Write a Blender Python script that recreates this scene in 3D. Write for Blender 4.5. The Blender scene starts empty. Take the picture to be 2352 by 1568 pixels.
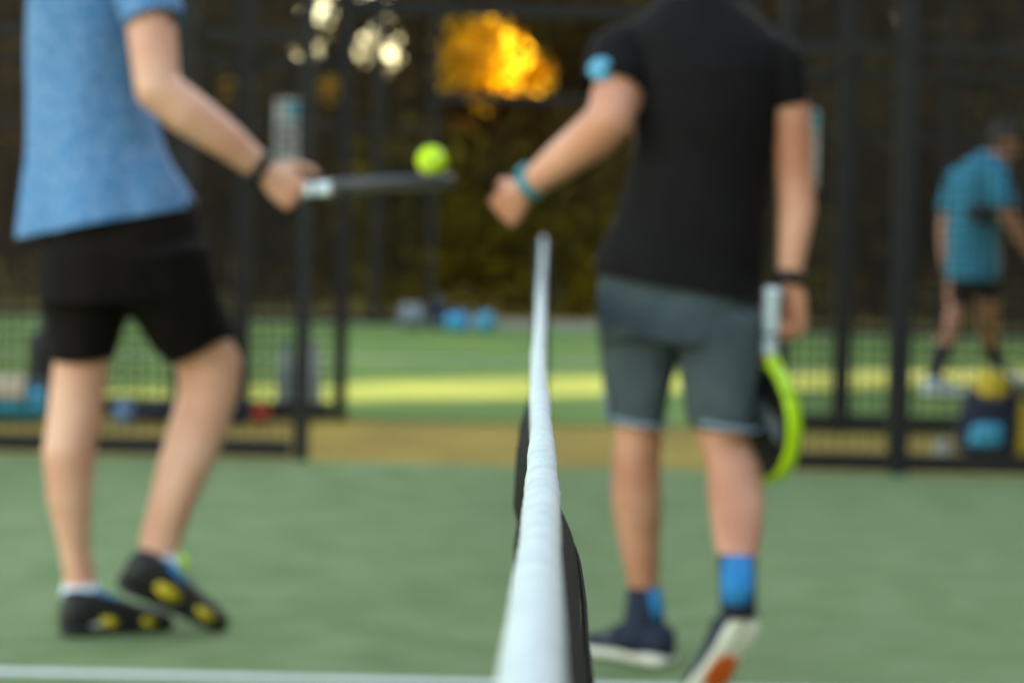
import bpy, bmesh, math, random
import numpy as np
from mathutils import Vector, Matrix

random.seed(7)
rng = np.random.default_rng(11)
scn = bpy.context.scene
COL = scn.collection
R_ = math.radians

# ------------------------------------------------------------------ camera
FPX = 6000.0                       # focal length in pixels of a 2352 wide frame
CAM = Vector((0.0, 0.0, 1.03))     # just above the net tape, by the near net post
ROLL = 0.022
u0 = 74 / FPX * math.cos(ROLL) - 306 / FPX * math.sin(ROLL)
v0 = 74 / FPX * math.sin(ROLL) + 306 / FPX * math.cos(ROLL)
YAW, PITCH = math.atan(u0), math.atan(v0)
cF = Vector((-math.sin(YAW) * math.cos(PITCH), math.cos(YAW) * math.cos(PITCH), -math.sin(PITCH)))
cR0 = Vector((math.cos(YAW), math.sin(YAW), 0))
cU0 = cR0.cross(cF)
cR = cR0 * math.cos(ROLL) + cU0 * math.sin(ROLL)
cU = -cR0 * math.sin(ROLL) + cU0 * math.cos(ROLL)
cd = bpy.data.cameras.new('camera')
cam = bpy.data.objects.new('camera', cd)
COL.objects.link(cam)
M = Matrix((cR, cU, -cF)).transposed().to_4x4()
M.translation = CAM
cam.matrix_world = M
cd.sensor_width = 36
cd.lens = 36 * FPX / 2352
cd.clip_start = 0.05
cd.clip_end = 3000
cd.dof.use_dof = True
cd.dof.focus_distance = 1.50
cd.dof.aperture_fstop = 7.8
cd.dof.aperture_blades = 0
scn.camera = cam

# ------------------------------------------------------------------ light
SUN_AZ, SUN_EL = R_(55), R_(12)     # azimuth measured from +Y towards +X
SDIR = Vector((math.sin(SUN_AZ) * math.cos(SUN_EL), math.cos(SUN_AZ) * math.cos(SUN_EL), math.sin(SUN_EL)))
wd = bpy.data.worlds.new('World')
scn.world = wd
wd.use_nodes = True
nt = wd.node_tree
bg = nt.nodes['Background']
sky = nt.nodes.new('ShaderNodeTexSky')
sky.sky_type = 'NISHITA'
sky.sun_disc = False
sky.sun_elevation = SUN_EL
sky.sun_rotation = SUN_AZ
sky.air_density = 1.0
sky.dust_density = 1.2
sky.ozone_density = 1.0
nt.links.new(sky.outputs[0], bg.inputs[0])
bg.inputs[1].default_value = 0.15
sd = bpy.data.lights.new('sun', 'SUN')
sun = bpy.data.objects.new('sun', sd)
COL.objects.link(sun)
sd.energy = 5.0
sd.angle = R_(0.5)
sd.color = (1.0, 0.76, 0.42)
sun.rotation_euler = (-SDIR).to_track_quat('-Z', 'Y').to_euler()
sun.location = (20, 20, 20)
scn.view_settings.view_transform = 'Standard'
scn.view_settings.look = 'None'
scn.view_settings.gamma = 1
scn.view_settings.exposure = 3.1
scn.view_settings.use_curve_mapping = False
scn.view_settings.use_white_balance = True      # camera set for open shade
scn.view_settings.white_balance_temperature = 8700
scn.view_settings.white_balance_tint = 10
scn.cycles.use_denoising = True
scn.cycles.max_bounces = 6
scn.cycles.sample_clamp_indirect = 6


def W(x, y, d):
    """point at depth d (world Y) seen at photo pixel (x, y) of a 2352x1568 frame"""
    v = cF + cR * ((x - 1176) / FPX) + cU * ((784 - y) / FPX)
    return CAM + v * (d * DK / v.y)


DK = 1.0          # depth correction of the figure being built, so that its feet meet the ground


def G(x, y):
    """ground point seen at photo pixel (x, y)"""
    v = cF + cR * ((x - 1176) / FPX) + cU * ((784 - y) / FPX)
    return CAM + v * (-CAM.z / v.z)


# ------------------------------------------------------------------ materials
def mat(name, col, rough=0.7, col2=None, nscale=20, spec=0.3, bump=0.0, bscale=200, metal=0, trans=0.0,
        sss=0.0, detail=4, lo=0.35, hi=0.65, sheen=0.0):
    m = bpy.data.materials.new(name)
    m.use_nodes = True
    t = m.node_tree
    b = t.nodes['Principled BSDF']
    b.inputs['Roughness'].default_value = rough
    b.inputs['Specular IOR Level'].default_value = spec
    b.inputs['Metallic'].default_value = metal
    if sss:
        b.inputs['Subsurface Weight'].default_value = sss
        b.inputs['Subsurface Radius'].default_value = (0.012, 0.005, 0.003)
        b.inputs['Subsurface Scale'].default_value = 1.0
    if sheen:
        b.inputs['Sheen Weight'].default_value = sheen
    tc = t.nodes.new('ShaderNodeTexCoord')
    c2 = col2 if col2 else tuple(c * 0.8 for c in col)
    n = t.nodes.new('ShaderNodeTexNoise')
    n.inputs['Scale'].default_value = nscale
    n.inputs['Detail'].default_value = detail
    t.links.new(tc.outputs['Object'], n.inputs['Vector'])
    r = t.nodes.new('ShaderNodeValToRGB')
    r.color_ramp.elements[0].position = lo
    r.color_ramp.elements[0].color = (*c2, 1)
    r.color_ramp.elements[1].position = hi
    r.color_ramp.elements[1].color = (*col, 1)
    t.links.new(n.outputs['Fac'], r.inputs['Fac'])
    t.links.new(r.outputs['Color'], b.inputs['Base Color'])
    if bump:
        n2 = t.nodes.new('ShaderNodeTexNoise')
        n2.inputs['Scale'].default_value = bscale
        n2.inputs['Detail'].default_value = 3
        t.links.new(tc.outputs['Object'], n2.inputs['Vector'])
        bp = t.nodes.new('ShaderNodeBump')
        bp.inputs['Strength'].default_value = bump
        bp.inputs['Distance'].default_value = 0.003
        t.links.new(n2.outputs['Fac'], bp.inputs['Height'])
        t.links.new(bp.outputs['Normal'], b.inputs['Normal'])
    if trans:
        tr = t.nodes.new('ShaderNodeBsdfTranslucent')
        t.links.new(r.outputs['Color'], tr.inputs['Color'])
        mx = t.nodes.new('ShaderNodeMixShader')
        mx.inputs[0].default_value = trans
        t.links.new(b.outputs[0], mx.inputs[1])
        t.links.new(tr.outputs[0], mx.inputs[2])
        t.links.new(mx.outputs[0], t.nodes['Material Output'].inputs['Surface'])
    return m


MT = {
    'turf': mat('turf', (0.198, 0.248, 0.122), 0.95, (0.132, 0.187, 0.078), 5.0, 0.1, 0.9, 320, detail=12, lo=0.3, hi=0.7),
    'turf2': mat('turf_neighbour', (0.165, 0.235, 0.066), 0.95, (0.105, 0.178, 0.053), 1.1, 0.1, 0.9, 320, detail=8, lo=0.3, hi=0.7),
    'line': mat('line_paint', (0.74, 0.75, 0.72), 0.9, (0.55, 0.6, 0.55), 60, 0.1, 0.6, 300),
    'sand': mat('sandy_ground', (0.37, 0.245, 0.055), 0.95, (0.25, 0.165, 0.045), 2.5, 0.1, 0.6, 90, detail=9),
    'paving': mat('grey_paving', (0.24, 0.22, 0.2), 0.9, (0.17, 0.16, 0.15), 6, 0.2, 0.4, 60),
    'steel': mat('dark_steel', (0.013, 0.0115, 0.011), 0.65, (0.009, 0.008, 0.008), 30, 0.2),
    'wire': mat('dark_wire', (0.016, 0.013, 0.012), 0.7, None, 30, 0.15),
    'vinyl': mat('white_vinyl', (0.50, 0.53, 0.515), 0.6, (0.40, 0.445, 0.445), 60, 0.35, 0.55, 600),
    'cord': mat('black_cord', (0.0075, 0.006, 0.005), 0.85, None, 200, 0.1),
    'skin_a': mat('skin_pale', (0.61, 0.315, 0.215), 0.5, (0.52, 0.22, 0.145), 6, 0.35, 0.1, 300, sss=0.12),
    'skin_b': mat('skin_rosy', (0.60, 0.275, 0.18), 0.5, (0.46, 0.17, 0.10), 6, 0.35, 0.1, 300, sss=0.12),
    'skin_c': mat('skin_tanned', (0.46, 0.19, 0.11), 0.5, (0.38, 0.145, 0.08), 12, 0.35, sss=0.1),
    'blue_knit': mat('heather_blue', (0.125, 0.24, 0.42), 0.85, (0.04, 0.17, 0.35), 55, 0.15, 0.4, 700, detail=9, lo=0.4, hi=0.6, sheen=0.05),
    'black_knit': mat('black_shirt', (0.0075, 0.006, 0.0065), 0.85, (0.006, 0.0045, 0.005), 25, 0.12, 0.3, 700),
    'black_short': mat('black_shorts', (0.008, 0.0055, 0.005), 0.85, (0.006, 0.004, 0.004), 25, 0.1, 0.3, 500),
    'grey_short': mat('slate_shorts', (0.070, 0.090, 0.100), 0.8, (0.050, 0.068, 0.078), 18, 0.15, 0.3, 600),
    'piping': mat('pale_blue_piping', (0.24, 0.33, 0.42), 0.8, None, 40),
    'teal_knit': mat('teal_shirt', (0.012, 0.20, 0.31), 0.8, (0.008, 0.15, 0.235), 8, 0.2),
    'white_sock': mat('white_sock', (0.62, 0.68, 0.74), 0.9, (0.5, 0.58, 0.66), 90, 0.1, 0.3, 500),
    'blue': mat('vivid_blue', (0.004, 0.20, 0.46), 0.8, (0.003, 0.155, 0.38), 60, 0.2),
    'navy': mat('navy', (0.014, 0.02, 0.045), 0.75, (0.010, 0.014, 0.03), 30, 0.25, 0.2, 200),
    'shoe_black': mat('shoe_black', (0.014, 0.013, 0.013), 0.55, None, 40, 0.3),
    'shoe_yellow': mat('shoe_yellow', (0.50, 0.38, 0.03), 0.5, (0.40, 0.29, 0.02), 40, 0.3),
    'sole_white': mat('sole_white', (0.68, 0.65, 0.57), 0.7, (0.56, 0.53, 0.46), 25, 0.3),
    'orange': mat('sole_orange', (0.62, 0.10, 0.012), 0.5, (0.5, 0.07, 0.01), 30, 0.4),
    'neon': mat('neon_yellow_green', (0.42, 0.64, 0.012), 0.4, (0.34, 0.56, 0.01), 12, 0.5),
    'rk_black': mat('racket_black', (0.012, 0.011, 0.012), 0.35, None, 30, 0.5),
    'rk_grey': mat('racket_grey', (0.055, 0.053, 0.062), 0.5, (0.035, 0.033, 0.04), 60, 0.3),
    'rk_red': mat('racket_red', (0.42, 0.07, 0.07), 0.4, None, 30, 0.5),
    'grip': mat('white_grip', (0.62, 0.68, 0.72), 0.8, (0.5, 0.56, 0.6), 60, 0.2, 0.4, 120),
    'ball': mat('ball_felt', (0.50, 0.72, 0.03), 0.95, (0.44, 0.66, 0.02), 250, 0.05, 0.6, 500),
    'ball_seam': mat('ball_seam', (0.7, 0.72, 0.6), 0.8, None, 60),
    'band_black': mat('black_band', (0.01, 0.009, 0.009), 0.7, None, 60),
    'teal': mat('teal_rubber', (0.015, 0.22, 0.28), 0.5, None, 60, 0.4),
    'hair': mat('brown_hair', (0.045, 0.028, 0.018), 0.6, (0.02, 0.013, 0.009), 120, 0.3, 0.5, 300),
    'eye': mat('eye_white', (0.7, 0.68, 0.65), 0.2),
    'logo': mat('logo_blue', (0.10, 0.42, 0.62), 0.6, (0.06, 0.3, 0.5), 60),
    'bag_cyan': mat('bag_cyan', (0.02, 0.33, 0.52), 0.6, (0.015, 0.25, 0.42), 14, 0.3),
    'bag_grey': mat('bag_grey', (0.13, 0.15, 0.17), 0.7, (0.08, 0.1, 0.115), 14, 0.3),
    'bag_yellow': mat('bag_yellow', (0.58, 0.40, 0.03), 0.6, (0.5, 0.33, 0.02), 14, 0.3),
    'bag_red': mat('bag_red', (0.45, 0.03, 0.015), 0.55, None, 14, 0.3),
    'towel': mat('peach_towel', (0.60, 0.47, 0.34), 0.95, (0.5, 0.39, 0.28), 90, 0.05, 0.5, 300),
    'bottle': mat('bottle_white', (0.36, 0.39, 0.41), 0.4, None, 20, 0.4),
    'bottle_blue': mat('bottle_blue', (0.12, 0.24, 0.42), 0.4, None, 20, 0.4),
    'sign': mat('sign_white', (0.40, 0.385, 0.37), 0.6, (0.32, 0.31, 0.30), 8),
    'sign_teal': mat('sign_teal', (0.03, 0.27, 0.33), 0.6, None, 20),
    'sign_grey': mat('sign_grey_lines', (0.10, 0.095, 0.09), 0.6, None, 20),
    'bark': mat('bark', (0.035, 0.026, 0.018), 0.95, (0.018, 0.013, 0.009), 14, 0.1, 0.8, 40),
    'leaf': mat('leaf_dark', (0.090, 0.062, 0.014), 0.9, (0.062, 0.030, 0.011), 0.9, 0.03, trans=0.15, lo=0.4, hi=0.62),
    'leaf_olive': mat('leaf_olive', (0.25, 0.17, 0.012), 0.8, (0.03, 0.022, 0.007), 1.1, 0.08, trans=0.35),
    'leaf_gold_glow': mat('leaf_gold_glow', (0.92, 0.70, 0.10), 0.7, (0.86, 0.46, 0.03), 3, 0.1, trans=0.75),  # bright gold tone carries the low-sun glow in the leaf colour
}

# ------------------------------------------------------------------ object helpers


def tag(o, label=None, cat=None, group=None, kind=None):
    if label: o['label'] = label
    if cat: o['category'] = cat
    if group: o['group'] = group
    if kind: o['kind'] = kind
    return o


def empty(name, loc, label=None, cat=None, group=None):
    o = bpy.data.objects.new(name, None)
    o.location = loc
    o.empty_display_size = 0.1
    COL.objects.link(o)
    return tag(o, label, cat, group)


def root_of(p):
    v = Vector((0, 0, 0))
    while p is not None:
        v += p.location
        p = p.parent
    return v


def link(name, me, m, parent=None, smooth=True):
    """mesh given in world coordinates; stored relative to its (unrotated) parent"""
    o = bpy.data.objects.new(name, me)
    COL.objects.link(o)
    me.materials.clear()
    me.materials.append(MT[m] if isinstance(m, str) else m)
    if parent is not None:
        me.transform(Matrix.Translation(-root_of(parent)))
        o.parent = parent
    if smooth:
        me.polygons.foreach_set('use_smooth', [True] * len(me.polygons))
    me.update()
    return o


def bm_obj(name, bm, m, parent=None, smooth=True):
    me = bpy.data.meshes.new(name)
    bmesh.ops.recalc_face_normals(bm, faces=bm.faces[:])
    bm.to_mesh(me)
    bm.free()
    return link(name, me, m, parent, smooth)


def raw_obj(name, verts, faces, m, parent=None, smooth=False):
    me = bpy.data.meshes.new(name)
    me.from_pydata([tuple(v) for v in verts], [], faces)
    return link(name, me, m, parent, smooth)


def box(bm, x0, x1, y0, y1, z0, z1, bev=0.0):
    r = bmesh.ops.create_cube(bm, size=1)
    for v in r['verts']:
        v.co = Vector(((x0 + x1) / 2 + v.co.x * (x1 - x0), (y0 + y1) / 2 + v.co.y * (y1 - y0), (z0 + z1) / 2 + v.co.z * (z1 - z0)))
    if bev:
        es = list({e for v in r['verts'] for e in v.link_edges})
        bmesh.ops.bevel(bm, geom=es, offset=bev, segments=2, affect='EDGES')


def loft(bm, rings, n=20, cap=True, pw=2.0):
    """rings: (centre, ax, ay) half-axis vectors; closed loft of superellipses"""
    prev, first = None, None
    for c, ax, ay in rings:
        cur = []
        for k in range(n):
            a = 2 * math.pi * k / n
            ca, sa = math.cos(a), math.sin(a)
            ca = math.copysign(abs(ca) ** (2 / pw), ca)
            sa = math.copysign(abs(sa) ** (2 / pw), sa)
            cur.append(bm.verts.new(c + ax * ca + ay * sa))
        if prev:
            for k in range(n):
                bm.faces.new((prev[k], prev[(k + 1) % n], cur[(k + 1) % n], cur[k]))
        else:
            first = cur
        prev = cur
    if cap:
        bm.faces.new(first[::-1])
        bm.faces.new(prev)


def perp(d):
    d = d.normalized()
    a = Vector((0, 0, 1)) if abs(d.z) < 0.9 else Vector((1, 0, 0))
    x = d.cross(a).normalized()
    return x, d.cross(x).normalized()


def capsule(bm, p0, r0, p1, r1, n=14):
    p0, p1 = Vector(p0), Vector(p1)
    d = p1 - p0
    L = d.length
    if L < 1e-6:
        d = Vector((0, 0, 1)); L = 1e-6
    d = d / L
    x, y = perp(d)
    rings = []
    for k in range(1, 5):
        a = -math.pi / 2 + math.pi / 2 * k / 4.0
        if k == 4: a = 0
        rings.append((p0 + d * (r0 * math.sin(a)), x * (r0 * math.cos(a)), y * (r0 * math.cos(a))))
    for k in range(0, 4):
        a = math.pi / 2 * k / 4.0
        rings.append((p1 + d * (r1 * math.sin(a)), x * (r1 * math.cos(a)), y * (r1 * math.cos(a))))
    loft(bm, rings, n)


def chain(bm, pts, n=14):
    for (a, ra), (b, rb) in zip(pts[:-1], pts[1:]):
        capsule(bm, a, ra, b, rb, n)


def ellipsoid(bm, c, rx, ry, rz, rot=None, seg=20):
    r = bmesh.ops.create_uvsphere(bm, u_segments=seg, v_segments=seg // 2 + 2, radius=1)
    for v in r['verts']:
        p = Vector((v.co.x * rx, v.co.y * ry, v.co.z * rz))
        if rot is not None: p = rot @ p
        v.co = Vector(c) + p
    return r['verts']


def pring(pl, pr, d, hd, tilt=0.0):
    """ring whose left and right silhouette lie on two photo pixels, at depth d, half depth hd"""
    a, b = W(pl[0], pl[1], d), W(pr[0], pr[1], d)
    return ((a + b) / 2, (b - a) / 2, Vector((0, hd, hd * tilt)))


def remesh(bm, voxel, smooth=4, fold=None):
    """union of overlapping closed shapes as one continuous surface"""
    bmesh.ops.recalc_face_normals(bm, faces=bm.faces[:])
    me = bpy.data.meshes.new('tmp')
    bm.to_mesh(me)
    bm.free()
    o = bpy.data.objects.new('tmp', me)
    COL.objects.link(o)
    md = o.modifiers.new('r', 'REMESH')
    md.mode = 'VOXEL'
    md.voxel_size = voxel
    if smooth:
        ms = o.modifiers.new('s', 'SMOOTH')
        ms.factor = 0.5
        ms.iterations = smooth
    dg = bpy.context.evaluated_depsgraph_get()
    dg.update()
    out = bpy.data.meshes.new_from_object(o.evaluated_get(dg))
    bpy.data.objects.remove(o)
    bpy.data.meshes.remove(me)
    nb = bmesh.new()
    nb.from_mesh(out)
    bpy.data.meshes.remove(out)
    if fold:
        nb.normal_update()
        for v in nb.verts:
            v.co += v.normal * fold(v.co)
    return nb


def cut(bm, p, n, centre=None, radius=None):
    """remove everything on the +n side of the plane, only near centre when given"""
    if centre is not None:
        fs = [f for f in bm.faces if (f.calc_center_median() - centre).length < radius]
        geom = fs + list({e for f in fs for e in f.edges}) + list({v for f in fs for v in f.verts})
    else:
        geom = bm.verts[:] + bm.edges[:] + bm.faces[:]
    bmesh.ops.bisect_plane(bm, geom=geom, plane_co=p, plane_no=n, clear_outer=False)
    dead = [f for f in bm.faces if (f.calc_center_median() - p).dot(n) > 1e-5 and
            (centre is None or (f.calc_center_median() - centre).length < radius * 0.97)]
    bmesh.ops.delete(bm, geom=dead, context='FACES')
    loose = [v for v in bm.verts if not v.link_faces]
    bmesh.ops.delete(bm, geom=loose, context='VERTS')


def cloth(name, bm, m, parent, th=0.004):
    o = bm_obj(name, bm, m, parent)
    s = o.modifiers.new('thickness', 'SOLIDIFY')
    s.thickness = th
    s.offset = -1
    return o


def tube(name, pts, m, parent, n=24, th=0.004, fold=0.004, seed=1):
    """open tube of cloth along (point, radius) stations"""
    bm = bmesh.new()
    f = sin_noise(seed, 30)
    P = [Vector(p) for p, r in pts]
    Rr = [r for p, r in pts]
    sub, subr = [], []
    for i in range(len(P) - 1):
        for k in range(6):
            sub.append(P[i].lerp(P[i + 1], k / 6)); subr.append(Rr[i] + (Rr[i + 1] - Rr[i]) * k / 6)
    sub.append(P[-1]); subr.append(Rr[-1])
    x = None
    prev = None
    for i, p in enumerate(sub):
        d = (sub[min(i + 2, len(sub) - 1)] - sub[max(i - 2, 0)]).normalized()
        if x is None: x, y = perp(d)
        x = (x - d * x.dot(d)).normalized(); y = d.cross(x)
        cur = []
        for k in range(n):
            a = 2 * math.pi * k / n
            q = p + (x * math.cos(a) + y * math.sin(a)) * subr[i]
            q += (q - p).normalized() * f(q) * fold
            cur.append(bm.verts.new(q))
        if prev:
            for k in range(n): bm.faces.new((prev[k], prev[(k + 1) % n], cur[(k + 1) % n], cur[k]))
        prev = cur
    o = bm_obj(name, bm, m, parent)
    md = o.modifiers.new('thickness', 'SOLIDIFY'); md.thickness = th; md.offset = -1
    return o


def sin_noise(seed, f):
    r = random.Random(seed)
    ks = [(Vector((r.uniform(-1, 1), r.uniform(-1, 1), r.uniform(-1, 1))) * f * (1.6 ** i), r.uniform(0, 6.28), 0.6 ** i) for i in range(3) for _ in range(2)]
    return lambda p: sum(math.sin(k.dot(p) + ph) * w for k, ph, w in ks) / 3


# ------------------------------------------------------------------ ground
def sheet(name, x0, x1, y0, y1, z, m, parent=None, sub=1):
    vs, fs = [], []
    for j in range(sub + 1):
        for i in range(sub + 1):
            vs.append((x0 + (x1 - x0) * i / sub, y0 + (y1 - y0) * j / sub, z))
    for j in range(sub):
        for i in range(sub):
            a = j * (sub + 1) + i
            fs.append((a, a + 1, a + sub + 2, a + sub + 1))
    return raw_obj(name, vs, fs, m, parent)


tag(sheet('ground', -1200, 1200, -1200, 1200, -0.012, 'sand'), 'sandy ochre ground between and around the courts', kind='structure')
court = tag(sheet('court_turf', -10, 10, 0.60, 10.41, 0.0, 'turf'), 'faded green artificial turf of the near court', kind='structure')
court2 = tag(sheet('neighbour_court_turf', -10, 10, 12.50, 22.40, 0.0, 'turf2'), 'green artificial turf of the court beyond the fences', kind='structure')
tag(sheet('path', -10, 14, 22.42, 23.9, -0.004, 'paving'), 'grey paved path behind the far court', kind='structure')
for c, y0, y1 in ((court, 0.65, 10.38), (court2, 12.55, 22.35)):
    ym = (y0 + y1) / 2 + (0.085 if c is court else 0)
    sheet('painted_line', -6.9, 6.9, ym - 0.03, ym + 0.03, 0.004, 'line', c)
    for s in (-6.95, 6.95):
        sheet('painted_line', s - 0.025, s + 0.025, y0, y1, 0.008, 'line', c)


# ------------------------------------------------------------------ fences
def fence(y, label):
    root = empty('court_fence', (0, y, 0), label, 'fence')
    posts = [0.955, 1.435, 3.435, 5.435, 7.435, 9.435]
    for s in (-1, 1):
        for i, px in enumerate(posts):
            w = 0.040 if i else 0.030
            bm = bmesh.new()
            box(bm, s * px - w, s * px + w, y - w, y + w, 0, 3.0, 0.004)
            bm_obj('post', bm, 'steel', root, False)
        for a, b in zip(posts[:-1], posts[1:]):
            wa = 0.0405
            for z, h in ((0.045, 0.035), (1.69, 0.022), (2.96, 0.025)):
                bm = bmesh.new()
                xa, xb = sorted((s * (a + wa), s * (b - wa)))
                box(bm, xa, xb, y - 0.02, y + 0.02, z - h, z + h, 0.003)
                bm_obj('rail', bm, 'steel', root, False)
        vs, fs = [], []

        def wire(x0, x1, y0, y1, z0, z1):
            k = len(vs)
            for x in (x0, x1):
                for yy in (y0, y1):
                    for z in (z0, z1): vs.append((x, yy, z))
            for f in ((0, 1, 3, 2), (4, 6, 7, 5), (0, 4, 5, 1), (2, 3, 7, 6), (0, 2, 6, 4), (1, 5, 7, 3)):
                fs.append(tuple(k + q for q in f))
        t = 0.0028
        x = 1.005
        while x < 9.4:
            wire(s * x - t, s * x + t, y - t, y + t, 0.06, 2.95)
            x += 0.05
        z = 0.12
        while z < 2.92:
            xa, xb = sorted((s * 0.975, s * 9.42))
            wire(xa, xb, y - 0.0085, y - 0.0032, z - t, z + t)
            z += 0.05
        o = raw_obj('wire_mesh', vs, fs, 'wire', root)
        tag(o, kind='stuff')
    bm = bmesh.new()
    box(bm, -0.926, 0.926, y - 0.025, y + 0.025, 1.93, 2.0, 0.003)
    bm_obj('lintel', bm, 'steel', root, False)
    return root


fence(10.44, 'dark steel mesh fence along the far side of the near court, with door gap')
fence(12.46, 'dark mesh fence of the neighbouring court, just beyond the sandy strip')
fence(22.46, 'farthest dark mesh fence, in front of the trees behind the neighbouring court')

for s, lab in ((-1, 'left narrow white and teal notice hanging on fence beside the racket hand'),
               (1, 'right narrow pale notice on fence, half hidden by the black-shirted player\'s arm')):
    xx = s * 1.225
    root = empty('notice_sign', (xx, 12.41, 1.16), lab, 'sign')
    bm = bmesh.new()
    box(bm, xx - 0.062, xx + 0.062, 12.408, 12.418, 1.16, 1.52, 0.002)
    bm_obj('board', bm, 'sign', root, False)
    bm = bmesh.new()
    box(bm, xx - 0.002, xx + 0.056, 12.402, 12.4075, 1.43, 1.505, 0.001)
    bm_obj('emblem', bm, 'sign_teal', root, False)
    for k in range(5):
        bm = bmesh.new()
        z = 1.39 - k * 0.045
        box(bm, xx - 0.05, xx + 0.05 - 0.02 * (k % 2), 12.403, 12.4075, z - 0.009, z + 0.009)
        bm_obj('text_block', bm, 'sign_grey', root, False)
    for dx in (-0.045, 0.045):
        bm = bmesh.new()
        capsule(bm, (xx + dx, 12.413, 1.515), 0.004, (xx + dx, 12.452, 1.53), 0.004, 8)
        bm_obj('tie', bm, 'wire', root)

# ------------------------------------------------------------------ the net
NET = empty('padel_net', (0, 5.67, 0), 'black court net with white top tape running away from the camera', 'net')


def net_z(d):
    t = (d - 0.6) / 9.8
    return 0.899 * (1 - t) + 0.922 * t - 0.03 * 4 * t * (1 - t) * 0.9


def net_x(d):
    return -0.0013 + 0.0035 * math.sin((d - 0.6) * 1.9) * math.exp(-((d - 1.5) / 1.2) ** 2) + 0.001 * math.sin(d * 0.8 + 1) * min(1, max(0, (d - 2.5) / 2))


def tape_w(d):
    w = float(np.interp(d, [0.6, 0.9, 1.16, 1.30, 1.40, 1.47, 1.56, 1.64, 1.8, 2.25, 5.0, 10.5], [0.0112, 0.0101, 0.0094, 0.0088, 0.0083, 0.0082, 0.0085, 0.0077, 0.0075, 0.0076, 0.0080, 0.0084]))
    return w


vs, fs = [], []
ds = list(np.arange(0.60, 3.0, 0.0035)) + list(np.arange(3.0, 10.38, 0.02))
NP = 25
nz = sin_noise(5, 60.0)
for d in ds:
    zc, xc, w = net_z(d), net_x(d), tape_w(d)
    A = 1.2 * math.exp(-((d - 1.52) / 0.16) ** 2) + 0.8 * math.exp(-((d - 1.25) / 0.2) ** 2) + 0.3
    for k in range(NP):
        t = k / (NP - 1) * 2 - 1                       # -1 left hem .. 0 top .. 1 right hem
        s = abs(t)
        if s < 0.45:
            a = s / 0.45 * math.pi / 2
            px, pz = math.sin(a) * w, -w * (1 - math.cos(a))
            nx, nzv = math.sin(a), math.cos(a)
        else:
            q = (s - 0.45) / 0.55
            px, pz = w * (1 - 0.25 * q), -w - 0.042 * q
            nx, nzv = 1, 0
        px *= math.copysign(1, t)
        nx *= math.copysign(1, t)
        # gathered wrinkles run across the tape, slanting down both sides
        n1_ = nz(Vector((t * 0.03, d * 0.55, 0.2)))
        ph = d * 150 + s * 3.2 + t * 1.2 + 1.8 * n1_
        ph2 = d * 340 + s * 5.0 - t * 2.0 + 3.0 * n1_
        wr = ((1 - abs(math.sin(ph * .5)) * 2) * 0.55 + (1 - abs(math.sin(ph2 * .5)) * 2) * 0.35) * 0.0012 * A * (1.0 if s < .3 else .45)
        wr += nz(Vector((t * 0.02, d * 0.35, 0))) * 0.0006
        vs.append((xc + px + nx * wr, d, zc + pz + nzv * wr))
n = len(ds)
for i in range(n - 1):
    for k in range(NP - 1):
        a = i * NP + k
        fs.append((a, a + 1, a + NP + 1, a + NP))
o = raw_obj('top_tape', vs, fs, 'vinyl', NET, True)
o.modifiers.new('thickness', 'SOLIDIFY').thickness = 0.0012


def sway(d):
    """sideways drift of the slack net (metres) a hand's breadth below the tape"""
    return float(np.interp(d, [.6, .8, 1.1, 1.35, 1.6, 1.8, 2.0, 2.15, 2.4, 2.7, 3.0, 4.0, 10], [.020, .0225, .0250, .0245, .0205, .010, -.010, -.018, -.0165, -.006, .001, .002, -.002])) + 0.0015 * math.sin(d * 9)


def net_pt(d, h):
    """h metres below the tape"""
    top = net_z(d) - 0.03
    z = max(0.03, top - h)
    hh = top - z
    return Vector((net_x(d) + sway(d) * min(1, (hh + 0.010) / 0.045) * (1 - 0.4 * hh), d, z))


vs, fs = [], []


def cordline(pts, r=0.0014):
    k0 = len(vs)
    for i, p in enumerate(pts):
        q = pts[min(i + 1, len(pts) - 1)] - pts[max(i - 1, 0)]
        x, y = perp(q)
        for a, b in ((r, 0), (0, r), (-r, 0), (0, -r)): vs.append(p + x * a + y * b)
    for i in range(len(pts) - 1):
        for k in range(4):
            a = k0 + i * 4 + k
            b = k0 + i * 4 + (k + 1) % 4
            fs.append((a, b, b + 4, a + 4))


for d in np.arange(0.63, 10.36, 0.04):
    cordline([net_pt(d, h) for h in np.linspace(0, 0.86, 9)])
for h in np.arange(0.0, 0.87, 0.04):
    cordline([net_pt(d, h) for d in list(np.arange(0.62, 3.4, 0.05)) + list(np.arange(3.4, 10.38, 0.25))], 0.0016)
tag(raw_obj('net_mesh', vs, fs, 'cord', NET), kind='stuff')
# doubled dark webbing that the tape is sewn to
vs, fs = [], []
dd = list(np.arange(0.61, 3.4, 0.04)) + list(np.arange(3.4, 10.38, 0.2))
for d in dd:
    for h in (0.0, 0.03, 0.075): vs.append(net_pt(d, h))
for i in range(len(dd) - 1):
    for k in range(2):
        a = i * 3 + k
        fs.append((a, a + 1, a + 4, a + 3))
o = raw_obj('webbing', vs, fs, 'cord', NET, True)
o.modifiers.new('thickness', 'SOLIDIFY').thickness = 0.003
for d in (0.565, 10.36):
    zt = net_z(min(max(d, .6), 10.36))
    bm = bmesh.new()
    loft(bm, [(Vector((0, d, z)), Vector((r, 0, 0)), Vector((0, r, 0))) for z, r in ((0, 0.055), (0.012, 0.055), (0.0121, 0.03), (zt - 0.03, 0.03), (zt - 0.018, 0.02))], 20)
    p = bm_obj('net_post', bm, 'steel', NET)
    bm = bmesh.new()
    capsule(bm, (-0.03, d, zt - 0.2), 0.008, (0.075, d, zt - 0.2), 0.008)
    capsule(bm, (0.07, d, zt - 0.2), 0.006, (0.07, d, zt - 0.29), 0.009)
    bm_obj('winch', bm, 'steel', p)
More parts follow.
